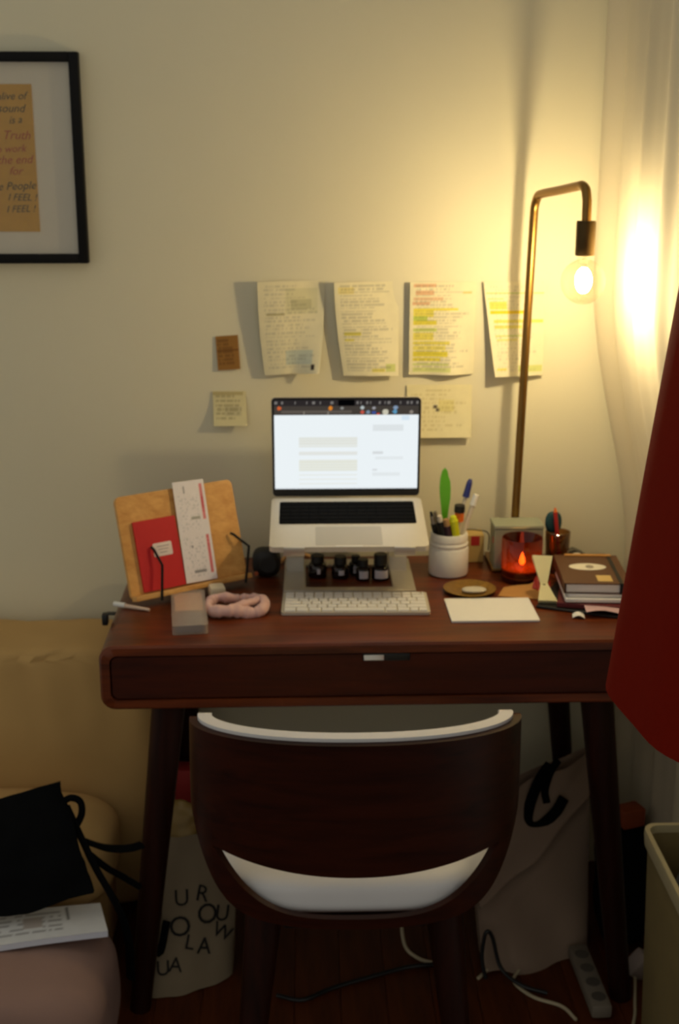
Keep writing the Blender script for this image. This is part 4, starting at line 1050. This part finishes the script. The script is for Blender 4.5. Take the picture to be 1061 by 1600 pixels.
b = NB(); soft(b, (0.645, 2.350, .140), (.098, .13, .272), 5, 16, wr=.008, ws=12, seed=4)
bk = thing('black_backpack', 'small black backpack on the floor beside the right desk leg', 'backpack', (.632, 2.33, .003))
obj('body', b, M_blackcloth, bk)
b = NB(); soft(b, (0.645, 2.285, .095), (.078, .03, .13), 4, 10, wr=.004, ws=14); obj('front_pocket', b, M_blackcloth, bk)
b = NB(); tube(b, spline([(.618, 2.35, .268), (.624, 2.35, .295), (.660, 2.35, .297), (.668, 2.35, .268)], 6), .006, 8); obj('grab_handle', b, M_blackcloth, bk)

bn = thing('storage_bin', 'milky yellowish plastic storage bin on the floor at the right wall', 'bin', (.668, 1.845, 0.003))
b = NB(); BX, BY = .670, 1.845
def binring(w, d, r, z): return [b.verts.new((BX + x, BY + y, z)) for x, y in rrect(w, d, r, 5)]
lv = [binring(.150, .265, .02, .004), binring(.172, .300, .022, .455), binring(.166, .294, .02, .455), binring(.145, .260, .018, .008)]
for A, B in zip(lv[:-1], lv[1:]):
    for i in range(len(A)): j = (i + 1) % len(A); b.faces.new((A[i], A[j], B[j], B[i]))
b.faces.new(lv[0][::-1]); b.faces.new(lv[3]); obj('tub', b, M_bin, bn)
b = NB(); lv = [binring(.180, .308, .024, .430), binring(.184, .312, .026, .450), binring(.182, .310, .024, .460), binring(.166, .294, .020, .460), binring(.164, .292, .020, .446)]
for A, B in zip(lv[:-1], lv[1:]):
    for i in range(len(A)): j = (i + 1) % len(A); b.faces.new((A[i], A[j], B[j], B[i]))
obj('rim', b, mat('pale_rim', (176, 164, 128), .5, var=.04), bn)
b = NB(); soft(b, (.670, 1.845, .33), (.125, .23, .20), 3, 14, wr=.02, ws=14, seed=6)
tag(obj('folded_cloth', b, mat('slate_cloth', (78, 84, 92), .9, var=.2)), 'slate grey cloth stuffed inside the milky storage bin', 'cloth')
b = NB(); b_ = box(b, (0.646, 2.320, .2975), (.05, .04, .04), .004, rot=Matrix.Rotation(R(20), 3, 'Z'))
tag(obj('orange_box', b, mat('rust_card', (150, 66, 26), .6)), 'small rust-orange box lying on the black backpack', 'box')

# power strip, adapter, cables on the floor
ps = thing('power_strip', 'white power strip lying on the floor under the desk', 'power strip', (.546, 2.17, .003), R(2), local=True)
b = NB(); box(b, (0, 0, .017), (.040, .20, .028), .006); body = obj('body', b, mat('dimmed_plastic', (128, 118, 104), .6), ps)  # white strip darkened to grey, its dimness under the desk put into the colour
for k in range(4):
    b = NB(); lathe(b, [(0, 0), (.014, 0), (.014, .0012), (0, .0012)], (0, -.07 + k * .045, .0306), 16); obj('socket_outlet', b, mat('outlet_grey', (92, 86, 78), .5), ps)
b = NB(); box(b, (0.655, 2.205, .030), (.042, .036, .052), .006, rot=Matrix.Rotation(R(38), 3, 'Y') @ Matrix.Rotation(R(20), 3, 'Z'))
tag(obj('charger', b, mat('charger_plastic', (176, 160, 150), .5)), 'white square charger plug lying against the black backpack', 'charger')
def cable(label, pts, r, m): 
    b = NB(); tube(b, spline(pts, 10), r, 8); return tag(obj('cable', b, m), label, 'cable')
M_cablew = mat('pale_cable', (196, 182, 150), .6)
cable('pale cable looping on the floor in front of the grey tote', [(.33, 2.20, .006), (.37, 2.24, .008), (.42, 2.235, .010), (.40, 2.19, .006), (.43, 2.14, .006), (.48, 2.11, .006), (.5, 2.07, .006)], .0035, M_cablew)
cable('second pale cable running to the white charger plug', [(.60, 2.04, .006), (.615, 2.08, .006), (.625, 2.12, .006), (.635, 2.16, .010), (.640, 2.182, .016)], .003, M_cablew)
cable('white cable hanging in a hook shape under the chair', [(.215, 2.42, .10), (.19, 2.36, .06), (.19, 2.30, .020), (.215, 2.27, .0065), (.25, 2.25, .0065)], .0038, M_cablew)
cable('black cable snaking across the wooden floor under the chair', [(-.07, 2.155, .0075), (-.02, 2.14, .0075), (.04, 2.175, .0075), (.12, 2.21, .0075), (.20, 2.24, .0075), (.30, 2.25, .0075)], .0042, M_black)
cable('black cable standing in an arch beside the grey tote', [(.345, 2.20, .006), (.338, 2.21, .05), (.345, 2.215, .10), (.358, 2.215, .09), (.375, 2.20, .03), (.41, 2.165, .015), (.46, 2.15, .0066)], .0040, M_black)

# ------------------------------------------------------------------ red coat hanging at the right
coat = thing('red_coat', 'plain red wool coat hanging at the right beside the desk', 'coat', (.60, 1.60, .80))
CCX, CCY = .615, 1.590
HEM = .860
def coat_ring(z, th):
    t = (z - HEM) / (1.98 - HEM)                       # 0 hem .. 1 shoulder
    rx = .200 - .118 * t - .02 * t * t; ry = .240 - .05 * t
    if t > .85: k = (t - .85) / .15; rx *= math.sqrt(max(.02, 1 - k * k * .9)); ry *= math.sqrt(max(.02, 1 - k * k * .8))
    fold = 1 + (1 - t) * (.018 * math.sin(5 * th + 1) + .010 * math.sin(9 * th))
    x = math.copysign(abs(math.cos(th)) ** .8, math.cos(th)) * rx * fold; y = math.copysign(abs(math.sin(th)) ** .85, math.sin(th)) * ry * fold
    if x > 0: x *= .55
    return Vector((CCX + x, CCY + y, z + (.010 * math.sin(2 * th + .5)) * (1 - t)))
b = NB(); zs = [HEM + (1.98 - HEM) * k / 36 for k in range(37)]; sg = 72
rg = [[b.verts.new(coat_ring(z, 2 * PI * i / sg)) for i in range(sg)] for z in zs]
ri = [[b.verts.new(coat_ring(z, 2 * PI * i / sg) * 1.0 + (Vector((CCX, CCY, z)) - coat_ring(z, 2 * PI * i / sg)).normalized() * .006) for i in range(sg)] for z in (zs[0] + .001, zs[8])]
for A, B in zip(rg[:-1], rg[1:]):
    for i in range(sg): j = (i + 1) % sg; b.faces.new((A[i], A[j], B[j], B[i]))
for A, B in ((rg[0], ri[0]), (ri[0], ri[1])):
    for i in range(sg): j = (i + 1) % sg; b.faces.new((A[j], A[i], B[i], B[j]))
b.faces.new(rg[-1]); obj('body', b, M_red, coat)
for s in (-1, 1):
    b = NB(); tube(b, spline([(CCX - .01, CCY + s * .165, 1.90), (CCX - .0, CCY + s * .215, 1.75), (CCX + .02, CCY + s * .235, 1.5), (CCX + .03, CCY + s * .24, 1.32)], 8), lambda t: .055 - .012 * t, 16, flat=.8); obj('sleeve', b, M_red, coat)
b = NB(); tube(b, spline([(CCX - .05, CCY - .05, 1.955), (CCX - .055, CCY + .05, 1.955), (CCX + .0, CCY + .075, 1.985), (CCX + .03, CCY, 1.99), (CCX, CCY - .075, 1.985)], 6, closed=True), .018, 10, closed=True, flat=1.4); obj('collar', b, M_red, coat)
b = NB(); tube(b, spline([(CCX, CCY, 1.96), (CCX, CCY, 2.06), (CCX - .004, CCY, 2.085), (CCX + .004, CCY, 2.108), (CCX + .018, CCY, 2.110), (CCX + .026, CCY, 2.095)], 6), .0022, 8); obj('hanger_hook', b, M_steel, coat)
pg = thing('coat_peg', 'black metal wall peg that carries the red coat', 'peg', (.77, 1.59, 2.10))
b = NB(); tube(b, spline([(.766, CCY, 2.095), (.70, CCY, 2.095), (.635, CCY, 2.097), (.606, CCY, 2.100), (.598, CCY, 2.122)], 6), .006, 10); obj('arm', b, M_blackmetal, pg)
b = NB(); lathe(b, [(0, 0), (.018, 0), (.018, .005), (0, .006)], (.7695, CCY, 2.095), 20, Matrix.Rotation(R(-90), 3, 'Y')); obj('wall_plate', b, M_blackmetal, pg)

# the temporary bookkeeping key is not part of the scene description
for o in list(bpy.data.objects):
    if '_local' in o: del o['_local']
